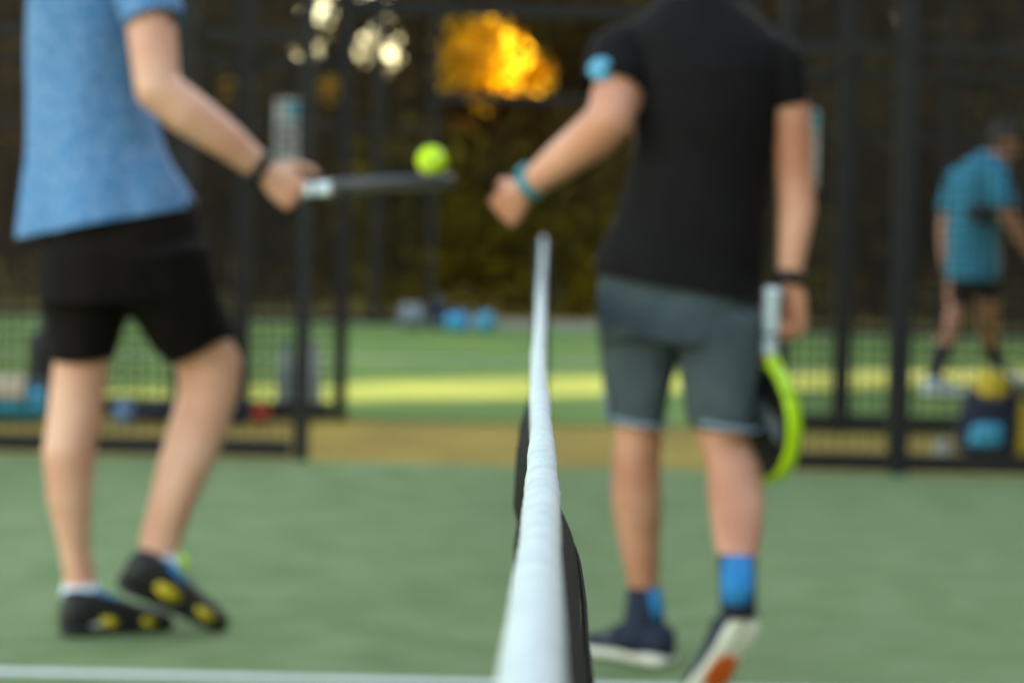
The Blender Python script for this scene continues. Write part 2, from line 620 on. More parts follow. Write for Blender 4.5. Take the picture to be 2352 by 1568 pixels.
bm = bmesh.new()
chain(bm, [(Vector((net_x(d), d, net_z(d) - 0.006)), 0.003) for d in np.linspace(0.60, 10.36, 24)], 6)
bm_obj('cable', bm, 'steel', NET)


# ------------------------------------------------------------------ people
def hand(bm, wrist, D, S, N, curls, tcurl=0.8, k=1.0, wr=0.026):
    """D wrist->knuckles, S towards the thumb side, N palm facing"""
    D, S, N = D.normalized(), S.normalized(), N.normalized()
    palm = [(wrist + D * (0.015 * k), S * (0.030 * k), N * (0.020 * k)), (wrist + D * (0.04 * k), S * (0.038 * k), N * (0.019 * k)),
            (wrist + D * (0.075 * k), S * (0.043 * k), N * (0.016 * k)), (wrist + D * (0.098 * k), S * (0.041 * k), N * (0.012 * k))]
    loft(bm, palm, 16, pw=2.6)
    capsule(bm, wrist - D * 0.02, wr, wrist + D * 0.03 * k, 0.024 * k)
    for off, L, cu in zip((0.032, 0.0108, -0.0108, -0.031), (0.074, 0.083, 0.077, 0.060), curls):
        p = wrist + D * ((0.094 - abs(off) * 0.18) * k) + S * (off * k)
        a = 0
        r = 0.0098 * k
        capsule(bm, p - D * 0.02 * k, 0.0105 * k, p, 0.0105 * k, 10)
        for frac, c in zip((0.46, 0.31, 0.23), cu):
            a += R_(c)
            q = p + (D * math.cos(a) + N * math.sin(a)) * (L * frac * k)
            capsule(bm, p, r, q, r * 0.92, 10)
            p, r = q, r * 0.92
    p = wrist + D * 0.028 * k + S * 0.026 * k + N * 0.008 * k
    d1 = (D * 0.62 + S * 0.62 + N * 0.5).normalized()
    q = p + d1 * 0.046 * k
    capsule(bm, p, 0.015 * k, q, 0.0115 * k, 10)
    d2 = (D * 0.8 + S * (0.35 - 0.5 * tcurl) + N * (0.3 + 0.55 * tcurl)).normalized()
    q2 = q + d2 * 0.032 * k
    capsule(bm, q, 0.0112 * k, q2, 0.0105 * k, 10)
    d3 = (D * 0.7 + S * (0.2 - 0.9 * tcurl) + N * 0.5).normalized()
    capsule(bm, q2, 0.0105 * k, q2 + d3 * 0.024 * k, 0.0085 * k, 10)


def head(bm, c, Fd, Up, k=1.0):
    """c centre of the skull, Fd facing, Up crown direction"""
    Rt = Fd.cross(Up).normalized()
    Up = Rt.cross(Fd).normalized()
    rot = Matrix((Rt, Fd, Up)).transposed()

    def L(x, y, z): return c + rot @ (Vector((x, y, z)) * k)
    ellipsoid(bm, L(0, -0.008, 0.035), 0.077 * k, 0.096 * k, 0.088 * k, rot)
    ellipsoid(bm, L(0, 0.025, -0.03), 0.062 * k, 0.068 * k, 0.085 * k, rot)
    capsule(bm, L(-0.022, 0.062, -0.092), 0.022 * k, L(0.022, 0.062, -0.092), 0.022 * k)
    capsule(bm, L(0, 0.09, 0.015), 0.009 * k, L(0, 0.108, -0.02), 0.013 * k)
    capsule(bm, L(-0.02, 0.088, -0.055), 0.008 * k, L(0.02, 0.088, -0.055), 0.008 * k)
    capsule(bm, L(-0.045, 0.078, 0.03), 0.011 * k, L(0.045, 0.078, 0.03), 0.011 * k)
    for s in (-1, 1):
        ellipsoid(bm, L(s * 0.08, -0.005, 0.0), 0.010 * k, 0.021 * k, 0.032 * k, rot, 12)
    return L, rot


def head_parts(parent, c, Fd, Up, L, rot, k=1.0, cap=None):
    for s in (-1, 1):
        bm = bmesh.new()
        ellipsoid(bm, L(s * 0.031, 0.083, 0.008), 0.012 * k, 0.010 * k, 0.009 * k, rot, 12)
        bm_obj('eye', bm, 'eye', parent)
    if cap is None:
        bm = bmesh.new()
        ellipsoid(bm, L(0, -0.014, 0.042), 0.084 * k, 0.102 * k, 0.094 * k, rot, 28)
        nb = sin_noise(3, 90)
        for v in bm.verts: v.co += (v.co - c).normalized() * nz(v.co) * 0.004
        cut(bm, L(0, 0.03, 0.02), (rot @ Vector((0, 0.75, -0.66))).normalized())
        cloth('hair', bm, 'hair', parent, 0.006)
    else:
        bm = bmesh.new()
        ellipsoid(bm, L(0, -0.008, 0.045), 0.087 * k, 0.106 * k, 0.092 * k, rot, 28)
        cut(bm, L(0, 0, 0.045), rot @ Vector((0, 0, -1)))
        cp = cloth('cap', bm, cap, parent, 0.004)
        bm = bmesh.new()
        rings = []
        for i in range(5):
            t = i / 4
            rings.append((L(0, 0.07 + 0.09 * t, 0.05 - 0.014 * t), rot @ Vector((0.075 * (1 - 0.55 * t * t) * k, 0, 0)), rot @ Vector((0, 0, 0.0025))))
        loft(bm, rings, 14)
        bm_obj('peak', bm, cap, cp)
        bm = bmesh.new()
        ellipsoid(bm, L(0, -0.02, 0.005), 0.081 * k, 0.092 * k, 0.075 * k, rot, 24)
        cut(bm, L(0, 0.0, 0.0), (rot @ Vector((0, 1, 0.0))))
        cut(bm, L(0, 0.0, 0.052), (rot @ Vector((0, 0, 1))))
        cloth('hair', bm, 'hair', parent, 0.006)


def band(name, m, parent, p, d, r, w, th=0.004):
    d = d.normalized()
    x, y = perp(d)
    bm = bmesh.new()
    N_ = 28
    rr = []
    for off, rad in ((-w / 2, r), (-w / 2, r + th), (w / 2, r + th), (w / 2, r)):
        rr.append([bm.verts.new(p + d * off + x * (rad * math.cos(6.28318 * k / N_)) + y * (rad * math.sin(6.28318 * k / N_))) for k in range(N_)])
    for i in range(4):
        a, b = rr[i], rr[(i + 1) % 4]
        for k in range(N_): bm.faces.new((a[k], a[(k + 1) % N_], b[(k + 1) % N_], b[k]))
    return bm_obj(name, bm, m, parent)


def shoe(parent, heel, fwd, up, L=0.29, cols=('shoe_black', 'shoe_black'), patches=(), tongue='shoe_black', arch=None, hs=1.0):
    """heel: ground point under the heel; fwd toe direction; up: sole normal"""
    fwd = fwd.normalized()
    up = (up - fwd * up.dot(fwd)).normalized()
    lat = fwd.cross(up).normalized()

    def P(x, y, z): return heel + fwd * x + lat * y + up * z

    def ring(x, hw, z0, z1, off=0, pw=2): return (P(x, off, (z0 + z1) / 2), lat * hw, up * ((z1 - z0) / 2))
    s = L / 0.29
    bm = bmesh.new()
    prof = [(-0.012, 0.018, 0.008, 0.024), (0.0, 0.032, 0.002, 0.028), (0.03, 0.037, 0, 0.029), (0.09, 0.034, 0, 0.026), (0.14, 0.036, 0, 0.024), (0.20, 0.047, 0, 0.022),
            (0.245, 0.044, 0.001, 0.021), (0.27, 0.033, 0.004, 0.022), (0.282, 0.017, 0.009, 0.022)]
    loft(bm, [ring(x * s, w * s, a, b) for x, w, a, b in prof], 20, pw=3.2)
    sole = bm_obj('sole', bm, cols[1], parent)
    bm = bmesh.new()
    prof = [(-0.012, 0.014, 0.02, 0.07), (0.0, 0.028, 0.016, 0.092), (0.03, 0.034, 0.016, 0.097), (0.065, 0.034, 0.016, 0.093), (0.10, 0.033, 0.016, 0.086), (0.14, 0.036, 0.016, 0.074),
            (0.19, 0.043, 0.016, 0.058), (0.235, 0.042, 0.015, 0.047), (0.265, 0.032, 0.015, 0.038), (0.279, 0.016, 0.016, 0.03)]
    prof = [(x, w * (1 + (hs - 1) * .5), a, b * hs) for x, w, a, b in prof]
    loft(bm, [ring(x * s, w * s, a, b) for x, w, a, b in prof], 22, pw=2.3)
    up_o = bm_obj('upper', bm, cols[0], parent)
    bm = bmesh.new()
    loft(bm, [(P(0.075 * s, 0, 0.105), lat * 0.024, up * 0.006), (P(0.11 * s, 0, 0.090), lat * 0.025, up * 0.007), (P(0.165 * s, 0, 0.069), lat * 0.024, up * 0.006)], 12)
    bm_obj('tongue', bm, tongue, parent)
    for i in range(4):
        bm = bmesh.new()
        x = (0.105 + 0.02 * i) * s
        z = 0.095 - 0.0085 * i
        chain(bm, [(P(x, -0.026, z - 0.008), 0.0025), (P(x, 0, z + 0.003), 0.0025), (P(x, 0.026, z - 0.008), 0.0025)], 6)
        bm_obj('lace', bm, 'band_black' if cols[0] != 'navy' else 'bag_grey', parent)
    for (x, z, hx, hz, m) in patches:
        for sd_ in (-1, 1):
            w = float(np.interp(x, [p[0] for p in prof], [p[1] for p in prof]))
            bm = bmesh.new()
            loft(bm, [(P((x - hx) * s, sd_ * (w + 0.001) * s, z + 0.004), up * hz * 0.5, lat * 0.003), (P(x * s, sd_ * (w + 0.003) * s, z), up * hz, lat * 0.004),
                      (P((x + hx) * s, sd_ * (w + 0.002) * s, z - 0.004), up * hz * 0.55, lat * 0.003)], 12)
            bm_obj('side_panel', bm, m, parent)
    if arch:
        bm = bmesh.new()
        loft(bm, [(P(x * s, 0, -0.002), lat * (w * s), up * 0.003) for x, w in ((0.082, 0.012), (0.10, 0.026), (0.14, 0.029), (0.165, 0.026), (0.18, 0.012))], 14)
        bm_obj('sole_shank', bm, arch, sole)
        for (a, b) in ((0.0, 0.07), (0.185, 0.27)):
            for i in range(5):
                x = a + (b - a) * (i + 0.5) / 5
                w = 0.028 if b < 0.1 else 0.037
                bm = bmesh.new()
                box(bm, -0.004, 0.004, -w, w, -0.003, 0.0015)
                for v in bm.verts: v.co = P((x + v.co.x) * s, v.co.y * s * (1 - 0.5 * abs(i - 2) / 4), v.co.z)
                bm_obj('tread', bm, 'sole_white', sole, False)
    return sole


def finish_body(person, bm, m, vox=0.0045):
    return bm_obj('body', remesh(bm, vox, 3), m, person)


X, Y, Z = Vector((1, 0, 0)), Vector((0, 1, 0)), Vector((0, 0, 1))

# ---- left player: blue shirt, black shorts, seen from behind his right side
DK = 0.985
base = G(290, 1455)
P1 = empty('person', base, 'player in blue shirt and black shorts balancing a ball on a racket', 'person', 'players on the near court')
bm = bmesh.new()
# trunk
loft(bm, [pring((160, 690), (400, 690), 6.2, 0.10), pring((125, 600), (400, 600), 6.2, 0.12), pring((115, 480), (385, 480), 6.2, 0.115), pring((90, 330), (350, 330), 6.2, 0.115),
          pring((80, 150), (320, 150), 6.2, 0.13), pring((82, 20), (320, 20), 6.2, 0.13), pring((100, -45), (305, -45), 6.2, 0.10), pring((150, -85), (255, -85), 6.2, 0.065)], 24)
# straight left leg and bent right leg (silhouettes read off the photo)
loft(bm, [pring((105, 600), (290, 600), 6.27, .09), pring((112, 720), (275, 720), 6.26, .085), pring((123, 829), (251, 829), 6.25, .068), pring((112, 930), (240, 930), 6.24, .064),
          pring((98, 1039), (219, 1039), 6.22, .063), pring((109, 1148), (210, 1148), 6.22, .053), pring((137, 1258), (205, 1258), 6.23, .04), pring((147, 1323), (218, 1323), 6.23, .038),
          pring((146, 1400), (232, 1400), 6.22, .042)], 20)
loft(bm, [pring((275, 610), (420, 590), 6.17, .07), pring((300, 700), (490, 655), 6.22, .088), pring((385, 805), (520, 752), 6.31, .07), pring((408, 860), (557, 830), 6.34, .066),
          pring((408, 905), (551, 895), 6.34, .064), pring((385, 985), (525, 985), 6.33, .066), pring((361, 1066), (492, 1066), 6.31, .064), pring((344, 1148), (454, 1148), 6.29, .054),
          pring((322, 1230), (421, 1230), 6.28, .045), pring((318, 1290), (406, 1290), 6.27, .04), pring((315, 1340), (410, 1350), 6.27, .04)], 20)
sh, el, wr = W(335, -20, 6.1), W(362, 205, 6.02), W(598, 385, 6.10)
chain(bm, [(W(270, -40, 6.14), .06), (sh, .06), (W(350, 90, 6.06), .057), (el, .052), (W(430, 258, 6.03), .053), (W(520, 322, 6.06), .043), (wr, .031)])
sA = (W(1058, 398, 6.02) - W(640, 440, 6.12)).normalized()      # racket axis, towards the tip
Dh = Vector((0.80, 0.12, -0.58)).normalized()
Sh = Vector((0.58, 0.0, 0.80)); Sh = (Sh - Dh * Sh.dot(Dh)).normalized()
Nh = Sh.cross(Dh)
hb = W(606, 392, 6.10)
hand(bm, hb, Dh, Sh, Nh, [(70, 80, 45), (72, 80, 45), (74, 80, 45), (76, 80, 45)], 0.2, 1.02, 0.03)
# left arm, on the far side of the trunk
ls, le, lw = W(140, -20, 6.34), W(160, 230, 6.45), W(260, 380, 6.55)
chain(bm, [(W(160, -40, 6.3), .06), (ls, .058), (le, .046), (lw, .03)])
Dl = (lw - le).normalized(); Sl = Vector((0.2, 0.2, .9)); Sl = (Sl - Dl * Sl.dot(Dl)).normalized()
hand(bm, lw, Dl, Sl, Dl.cross(Sl), [(30, 40, 25)] * 4, 0.4)
F1 = Vector((.74, .67, -.12)).normalized()
hc = W(222, -285, 6.25)
chain(bm, [(W(200, -60, 6.2), .06), (W(212, -190, 6.23), .055)])
Lh, rot = head(bm, hc, F1, Z)
finish_body(P1, bm, 'skin_a')
head_parts(P1, hc, F1, Z, Lh, rot)
# shirt
fn = sin_noise(21, 9)


def fold1(p):
    s = base
    return 0.021 * fn(Vector((p.x * 3.6 + p.z * .5, p.y * 2.6, p.z * 0.55))) + 0.007 * math.sin((p.x - s.x) * 30 + p.z * 9 + 2 * fn(p)) * max(0, min(1, (1.35 - p.z) * 2.5))


bm = bmesh.new()
loft(bm, [pring((58, 590), (462, 525), 6.2, 0.185), pring((58, 545), (450, 476), 6.2, 0.18), pring((60, 460), (428, 420), 6.2, 0.165), pring((64, 350), (384, 340), 6.2, 0.15),
          pring((66, 220), (345, 220), 6.2, 0.145), pring((62, 80), (330, 80), 6.2, 0.15), pring((60, 0), (330, 0), 6.2, 0.15), pring((85, -58), (315, -58), 6.2, 0.12),
          pring((140, -96), (265, -96), 6.2, 0.085), pring((150, -130), (255, -130), 6.2, 0.08)], 28)
b2 = remesh(bm, 0.008, 5, fold1)
pa, pb = W(58, 545, 6.2), W(450, 476, 6.2)
hx = (pb - pa).normalized()
nrm = hx.cross(Y).normalized()
if nrm.z > 0: nrm = -nrm
cut(b2, pa, nrm)
cut(b2, W(200, -112, 6.2), Z)
shirt1 = cloth('shirt', b2, 'blue_knit', P1)
tube('sleeve', [(W(255, -45, 6.15), .07), (W(310, -50, 6.11), .075), (W(338, -10, 6.09), .077), (W(352, 55, 6.06), .069)], 'blue_knit', shirt1, seed=3)
tube('sleeve', [(W(180, -45, 6.28), .06), (W(150, -45, 6.32), .066), (ls.lerp(le, .15), .074), (ls.lerp(le, .55), .068)], 'blue_knit', shirt1, seed=4)
# shorts
fn2 = sin_noise(8, 10)
bm = bmesh.new()
loft(bm, [pring((92, 700), (440, 690), 6.2, .14), pring((86, 600), (468, 560), 6.2, .165), pring((90, 510), (455, 480), 6.2, .16), pring((100, 440), (425, 430), 6.2, .145)], 26)
loft(bm, [pring((88, 590), (320, 590), 6.24, .125), pring((96, 680), (304, 690), 6.25, .115), pring((106, 760), (285, 760), 6.25, .105), pring((116, 831), (262, 828), 6.25, .098)], 22)
loft(bm, [pring((230, 600), (470, 560), 6.16, .125), pring((290, 715), (502, 640), 6.22, .12), pring((345, 785), (528, 715), 6.28, .112), pring((392, 832), (545, 772), 6.32, .105)], 22)
b2 = remesh(bm, 0.008, 4, lambda p: 0.009 * fn2(Vector((p.x * 2.6, p.y * 2, p.z * .8))))
cut(b2, W(280, 455, 6.2), Z)
bm_obj('shorts', b2, 'black_short', P1)
band('wristband', 'band_black', P1, W(590, 386, 6.10), wr - el, .0385, .026)
# socks and shoes
lf_heel = G(150, 1462)
lf_dir = (W(330, 1440, 6.27) - W(150, 1455, 6.16)); lf_dir.z = 0
bm = bmesh.new()
loft(bm, [pring((143, 1342), (224, 1338), 6.23, .046), pring((141, 1365), (232, 1365), 6.23, .05), pring((140, 1400), (245, 1395), 6.23, .052), pring((140, 1440), (262, 1430), 6.23, .05)], 20)
bm_obj('sock', bm, 'white_sock', P1)
shoe(P1, lf_heel, lf_dir, Z, 0.28, ('shoe_black', 'shoe_black'), [(0.10, 0.035, 0.022, 0.014, 'shoe_yellow'), (0.20, 0.03, 0.02, 0.012, 'shoe_yellow')], 'blue', hs=1.16)
rf_heel, rf_toe = W(274, 1350, 6.20), G(508, 1452)
rf_toe.z = max(rf_toe.z, 0.004)
fw = rf_toe - rf_heel
bm = bmesh.new()
loft(bm, [pring((314, 1272), (410, 1272), 6.27, .048), pring((312, 1300), (412, 1306), 6.27, .05), pring((314, 1325), (414, 1335), 6.27, .046)], 20)
bm_obj('sock', bm, 'white_sock', P1)
shoe(P1, rf_heel, fw, Z + Vector((.1, -.25, 0)), 0.285, ('shoe_black', 'shoe_black'), [(0.10, 0.05, 0.035, 0.019, 'shoe_yellow'), (0.205, 0.04, 0.026, 0.013, 'shoe_yellow')], 'blue', hs=1.16)

# ---- right player: black shirt, grey shorts, seen from behind
DK = 0.977
base2 = G(1560, 1535)
P2 = empty('person', base2, 'player in black shirt and grey shorts walking away, seen from behind', 'person', 'players on the near court')
bm = bmesh.new()
loft(bm, [pring((1450, 760), (1690, 760), 5.97, .11), pring((1395, 680), (1745, 680), 5.97, .13), pring((1395, 560), (1745, 560), 5.96, .125), pring((1450, 420), (1755, 420), 5.95, .115),
          pring((1455, 280), (1765, 280), 5.94, .125), pring((1440, 160), (1785, 160), 5.94, .125), pring((1450, 90), (1770, 95), 5.95, .10), pring((1510, 35), (1690, 40), 5.96, .075), pring((1545, -10), (1655, -10), 5.99, .062)], 24)
loft(bm, [pring((1395, 690), (1570, 690), 5.99, .09), pring((1395, 830), (1552, 830), 6.02, .085), pring((1408, 920), (1530, 920), 6.03, .07), pring((1413, 995), (1522, 995), 6.03, .06),
          pring((1407, 1066), (1516, 1066), 6.03, .06), pring((1404, 1148), (1522, 1148), 6.04, .062), pring((1418, 1230), (1516, 1230), 6.06, .052), pring((1437, 1312), (1514, 1312), 6.07, .042),
          pring((1443, 1350), (1514, 1350), 6.08, .04), pring((1438, 1420), (1520, 1420), 6.08, .042)], 20)
loft(bm, [pring((1575, 690), (1750, 690), 5.96, .09), pring((1585, 830), (1745, 830), 5.95, .085), pring((1597, 930), (1728, 930), 5.94, .07), pring((1601, 1006), (1718, 1006), 5.93, .062),
          pring((1623, 1066), (1746, 1066), 5.88, .063), pring((1627, 1148), (1756, 1148), 5.81, .064), pring((1638, 1230), (1749, 1230), 5.73, .054), pring((1650, 1285), (1738, 1285), 5.68, .045),
          pring((1652, 1350), (1730, 1350), 5.63, .042), pring((1660, 1395), (1735, 1395), 5.62, .04)], 20)
# left arm reaching forward
s2, e2, w2 = W(1440, 130, 5.95), W(1402, 275, 5.84), W(1212, 428, 6.0)
chain(bm, [(W(1500, 130, 5.95), .048), (s2, .062), (e2, .053), (W(1370, 308, 5.865), .054), (W(1290, 368, 5.93), .044), (w2, .029)])
D2 = (W(1150, 492, 6.05) - w2).normalized()
S2 = Vector((-.55, .1, .6)); S2 = (S2 - D2 * S2.dot(D2)).normalized()
hand(bm, w2 + D2 * .004, D2, S2, D2.cross(S2), [(55, 70, 40), (60, 75, 45), (60, 75, 45), (62, 75, 45)], 0.7, 0.98)
# right arm hanging with the racket
s3, e3, w3 = W(1787, 150, 5.93), W(1826, 430, 5.93), W(1812, 640, 5.90)
chain(bm, [(W(1720, 130, 5.94), .045), (s3, .057), (W(1818, 290, 5.93), .046), (e3, .042), (W(1830, 480, 5.925), .043), (W(1822, 560, 5.91), .035), (w3, .026)])
RK2a, RK2b = W(1778, 662, 5.93), W(1770, 1084, 5.97)        # butt and tip of his racket
A2 = (RK2b - RK2a).normalized()
D3 = Vector((0.02, .25, -.95)).normalized()
hc3 = W(1822, 655, 5.905)
S3 = Vector((-.62, .72, 0)); S3 = (S3 - D3 * S3.dot(D3)).normalized()
N3 = S3.cross(D3)
if N3.x > 0: N3 = -N3
hand(bm, hc3, D3, N3.cross(D3) if (N3.cross(D3)).y > 0 else -N3.cross(D3), N3, [(50, 80, 55), (55, 80, 55), (58, 80, 55), (60, 80, 55)], 0.6, 1.02)
F2 = Vector((-.18, .96, -.25)).normalized()
hc2 = W(1590, -175, 6.03)
chain(bm, [(W(1600, 10, 5.98), .062), (W(1594, -90, 6.0), .057)])
Lh, rot = head(bm, hc2, F2, Z + Vector((0, .25, 0)))
finish_body(P2, bm, 'skin_b')
head_parts(P2, hc2, F2, Z, Lh, rot)
fn = sin_noise(33, 9)


def fold2(p): return 0.012 * fn(Vector((p.x * 3, p.y * 2, p.z * .9))) + 0.005 * math.sin(p.z * 26 + p.x * 14 + 2 * fn(p)) * max(0, min(1, (1.2 - p.z) * 3))


bm = bmesh.new()
loft(bm, [pring((1358, 735), (1766, 735), 5.96, .165), pring((1366, 640), (1764, 668), 5.96, .165), pring((1376, 590), (1766, 600), 5.955, .158), pring((1410, 480), (1770, 480), 5.95, .148),
          pring((1442, 360), (1776, 360), 5.945, .142), pring((1446, 260), (1786, 260), 5.94, .145), pring((1436, 160), (1800, 165), 5.94, .142), pring((1416, 95), (1802, 105), 5.945, .125),
          pring((1446, 48), (1752, 52), 5.955, .105), pring((1502, 4), (1690, 6), 5.965, .088), pring((1535, -30), (1665, -30), 5.975, .08)], 28)
b2 = remesh(bm, 0.008, 5, fold2)
pa, pb = W(1366, 622, 5.96), W(1764, 690, 5.96)
hx = (pb - pa).normalized(); nrm = hx.cross(Y).normalized()
if nrm.z > 0: nrm = -nrm
cut(b2, W(1560, 660, 5.96), (nrm + Vector((0, 0, 0))).normalized())
cut(b2, W(1600, -8, 5.97), Z)
shirt2 = cloth('shirt', b2, 'black_knit', P2)
tube('sleeve', [(W(1540, 110, 5.95), .055), (W(1475, 110, 5.95), .062), (s2 + Vector((-.008, -.01, -.004)), .082), (W(1408, 212, 5.885), .071)], 'black_knit', shirt2, seed=5)
tube('sleeve', [(W(1690, 115, 5.945), .052), (W(1750, 120, 5.94), .058), (s3 + Vector((-.004, 0, 0.0)), .068), (s3.lerp(e3, .34), .056)], 'black_knit', shirt2, seed=6)
bm = bmesh.new()
lg = W(1381, 160, 5.84)
ellipsoid(bm, lg, .028, .006, .026, None, 18)
bm_obj('sleeve_emblem', bm, 'logo', shirt2)
# shorts with pale hem piping
fn3 = sin_noise(14, 10)
bm = bmesh.new()
loft(bm, [pring((1380, 780), (1752, 780), 5.97, .14), pring((1376, 700), (1758, 700), 5.97, .155), pring((1380, 620), (1752, 620), 5.97, .15), pring((1395, 560), (1745, 560), 5.97, .14)], 26)
loft(bm, [pring((1376, 720), (1572, 720), 5.99, .125), pring((1382, 820), (1560, 820), 6.01, .115), pring((1390, 900), (1545, 905), 6.02, .108), pring((1402, 968), (1532, 982), 6.03, .1)], 22)
loft(bm, [pring((1560, 720), (1760, 720), 5.95, .125), pring((1566, 820), (1756, 820), 5.945, .115), pring((1574, 900), (1750, 900), 5.94, .108), pring((1585, 972), (1742, 992), 5.935, .1)], 22)
b2 = remesh(bm, 0.008, 4, lambda p: 0.015 * fn3(Vector((p.x * 3.0, p.y * 2, p.z * .6))))
cut(b2, W(1560, 605, 5.97), Z)
shorts2 = bm_obj('shorts', b2, 'grey_short', P2)
for (pl, pr, dd_, hd) in (((1398, 966), (1534, 984), 6.03, .104), ((1582, 970), (1745, 994), 5.935, .104)):
    c, ax, ay = pring(pl, pr, dd_, hd)
    bm = bmesh.new()
    N_ = 36
    pts = []
    for k in range(N_ + 1):
        a = 2 * math.pi * k / N_
        pts.append((c + ax * math.cos(a) + ay * math.sin(a) + Z * 0.008, .0055))
    chain(bm, pts, 8)
    bm_obj('hem_piping', bm, 'piping', shorts2)
bm = bmesh.new()
pts = [(W(1398, 966, 5.99), .005), (W(1392, 940, 5.97), .005), (W(1390, 905, 5.95), .005)]
chain(bm, pts, 8)
bm_obj('hem_piping', bm, 'piping', shorts2)
wt = w2.lerp(e2, .05)
band('watch_strap', 'teal', P2, wt, w2 - e2, .033, .026)
bm = bmesh.new()
fd = (w2 - e2).normalized(); up_ = (Z - fd * fd.z).normalized(); up_ = (up_ + Vector((-.3, -.5, 0))).normalized()
x_ = up_.cross(fd).normalized()
loft(bm, [(wt + up_ * .031, fd * .017, x_ * .016), (wt + up_ * .042, fd * .017, x_ * .016), (wt + up_ * .044, fd * .014, x_ * .013)], 18, pw=4)
bm_obj('watch_case', bm, 'teal', P2)
band('wristband', 'band_black', P2, W(1812, 640, 5.90), w3 - e3, .031, .03)
# feet
f_heel = G(1532, 1530)
f_toe = G(1392, 1502)
bm = bmesh.new()
loft(bm, [pring((1440, 1346), (1518, 1346), 6.08, .045), pring((1436, 1400), (1522, 1400), 6.08, .047), pring((1425, 1450), (1535, 1450), 6.08, .05), pring((1420, 1490), (1535, 1490), 6.08, .05)], 20)
sk = bm_obj('sock', bm, 'navy', P2)
bm = bmesh.new()
loft(bm, [(W(1502, 1352, 6.045), X * .014 + Y * .006, Y * .012), (W(1508, 1380, 6.042), X * .016 + Y * .006, Y * .014), (W(1512, 1420, 6.045), X * .014 + Y * .006, Y * .012)], 12)
bm_obj('sock_patch', bm, 'blue', sk)
shoe(P2, f_heel, f_toe - f_heel, Z, 0.285, ('navy', 'sole_white'), [(0.16, .04, .012, .008, 'bag_grey')], 'navy')
t_heel, t_toe = W(1718, 1440, 5.60), G(1626, 1592)
t_toe.z = max(t_toe.z, 0.006)
fwd = (t_toe - t_heel)
sole_n = Vector((-0.05, 0.75, 0.65))
bm = bmesh.new()
loft(bm, [pring((1649, 1268), (1738, 1272), 5.69, .052), pring((1651, 1330), (1736, 1330), 5.64, .052), pring((1652, 1380), (1738, 1380), 5.62, .05), pring((1656, 1415), (1738, 1415), 5.62, .046)], 20)
sk = bm_obj('sock', bm, 'navy', P2)
bm = bmesh.new()
loft(bm, [(W(1694, 1274, 5.636), X * .026, Y * .008), (W(1694, 1310, 5.60), X * .033, Y * .012), (W(1693, 1350, 5.58), X * .034, Y * .012), (W(1690, 1388, 5.575), X * .026, Y * .01)], 14)
bm_obj('sock_patch', bm, 'blue', sk)
shoe(P2, t_heel, fwd, sole_n, 0.29, ('navy', 'sole_white'), [(0.16, .04, .012, .008, 'bag_grey')], 'navy', arch='orange')

# ---- far player: teal shirt on the neighbouring court
DK = 0.982
D = 15.6
base3 = G(2225, 900)
P3 = empty('person', base3, 'distant player in teal shirt and dark cap stepping across the neighbouring court', 'person')
bm = bmesh.new()
loft(bm, [pring((2188, 640), (2288, 640), D, .12), pring((2180, 580), (2290, 580), D, .13), pring((2185, 500), (2295, 500), D, .12), pring((2190, 430), (2310, 430), D, .13),
          pring((2210, 385), (2312, 400), D, .12), pring((2255, 355), (2305, 375), D, .07)], 20)
chain(bm, [(W(2215, 620, 15.7), .085), (W(2200, 712, 15.62), .062), (W(2172, 790, 15.55), .055), (W(2145, 862, 15.45), .036)])
chain(bm, [(W(2256, 620, 15.56), .072), (W(2268, 705, 15.62), .062), (W(2272, 780, 15.8), .055), (W(2290, 842, 16.0), .036)])
chain(bm, [(W(2290, 415, 15.4), .058), (W(2312, 490, 15.38), .046), (W(2352, 555, 15.4), .04), (W(2385, 600, 15.4), .03)])
chain(bm, [(W(2200, 420, 15.8), .058), (W(2172, 520, 15.8), .045), (W(2176, 600, 15.7), .04), (W(2182, 640, 15.65), .03)])
hand(bm, W(2388, 604, 15.4), Vector((.6, 0, -.7)), Vector((.7, 0, .6)), Vector((0, 1, 0)), [(50, 60, 40)] * 4)
hand(bm, W(2183, 644, 15.65), Vector((.1, 0, -1)), Vector((1, 0, .1)), Vector((0, -1, 0)), [(30, 40, 30)] * 4)
F3 = Vector((.93, .15, -.33)).normalized()
hc4 = W(2306, 328, D)
chain(bm, [(W(2278, 375, D), .06), (W(2300, 345, D), .055)])
Lh, rot = head(bm, hc4, F3, Vector((.35, 0, 1)))
finish_body(P3, bm, 'skin_c', 0.008)
head_parts(P3, hc4, F3, Z, Lh, rot, 1.0, 'band_black')
bm = bmesh.new()
loft(bm, [pring((2175, 670), (2296, 670), D, .19), pring((2176, 620), (2298, 620), D, .19), pring((2178, 540), (2296, 540), D, .15), pring((2182, 470), (2304, 470), D, .15),
          pring((2190, 420), (2318, 430), D, .15), pring((2212, 375), (2318, 395), D, .13), pring((2252, 345), (2304, 362), D, .085)], 24)
b2 = remesh(bm, 0.012, 4, fold2)
cut(b2, W(2235, 640, D), -Z)
cut(b2, W(2280, 352, D), Z + X * .3)
shirt3 = cloth('shirt', b2, 'teal_knit', P3)
tube('sleeve', [(W(2270, 395, 15.46), .07), (W(2290, 408, 15.42), .078), (W(2314, 478, 15.38), .07)], 'teal_knit', shirt3, seed=7)
tube('sleeve', [(W(2225, 400, 15.75), .07), (W(2200, 412, 15.8), .075), (W(2177, 492, 15.8), .068)], 'teal_knit', shirt3, seed=8)
bm = bmesh.new()
loft(bm, [pring((2186, 665), (2290, 665), D, .13), pring((2184, 600), (2292, 600), D, .14)], 20)
loft(bm, [pring((2182, 640), (2242, 645), 15.66, .10), pring((2180, 695), (2232, 702), 15.63, .09)], 18)
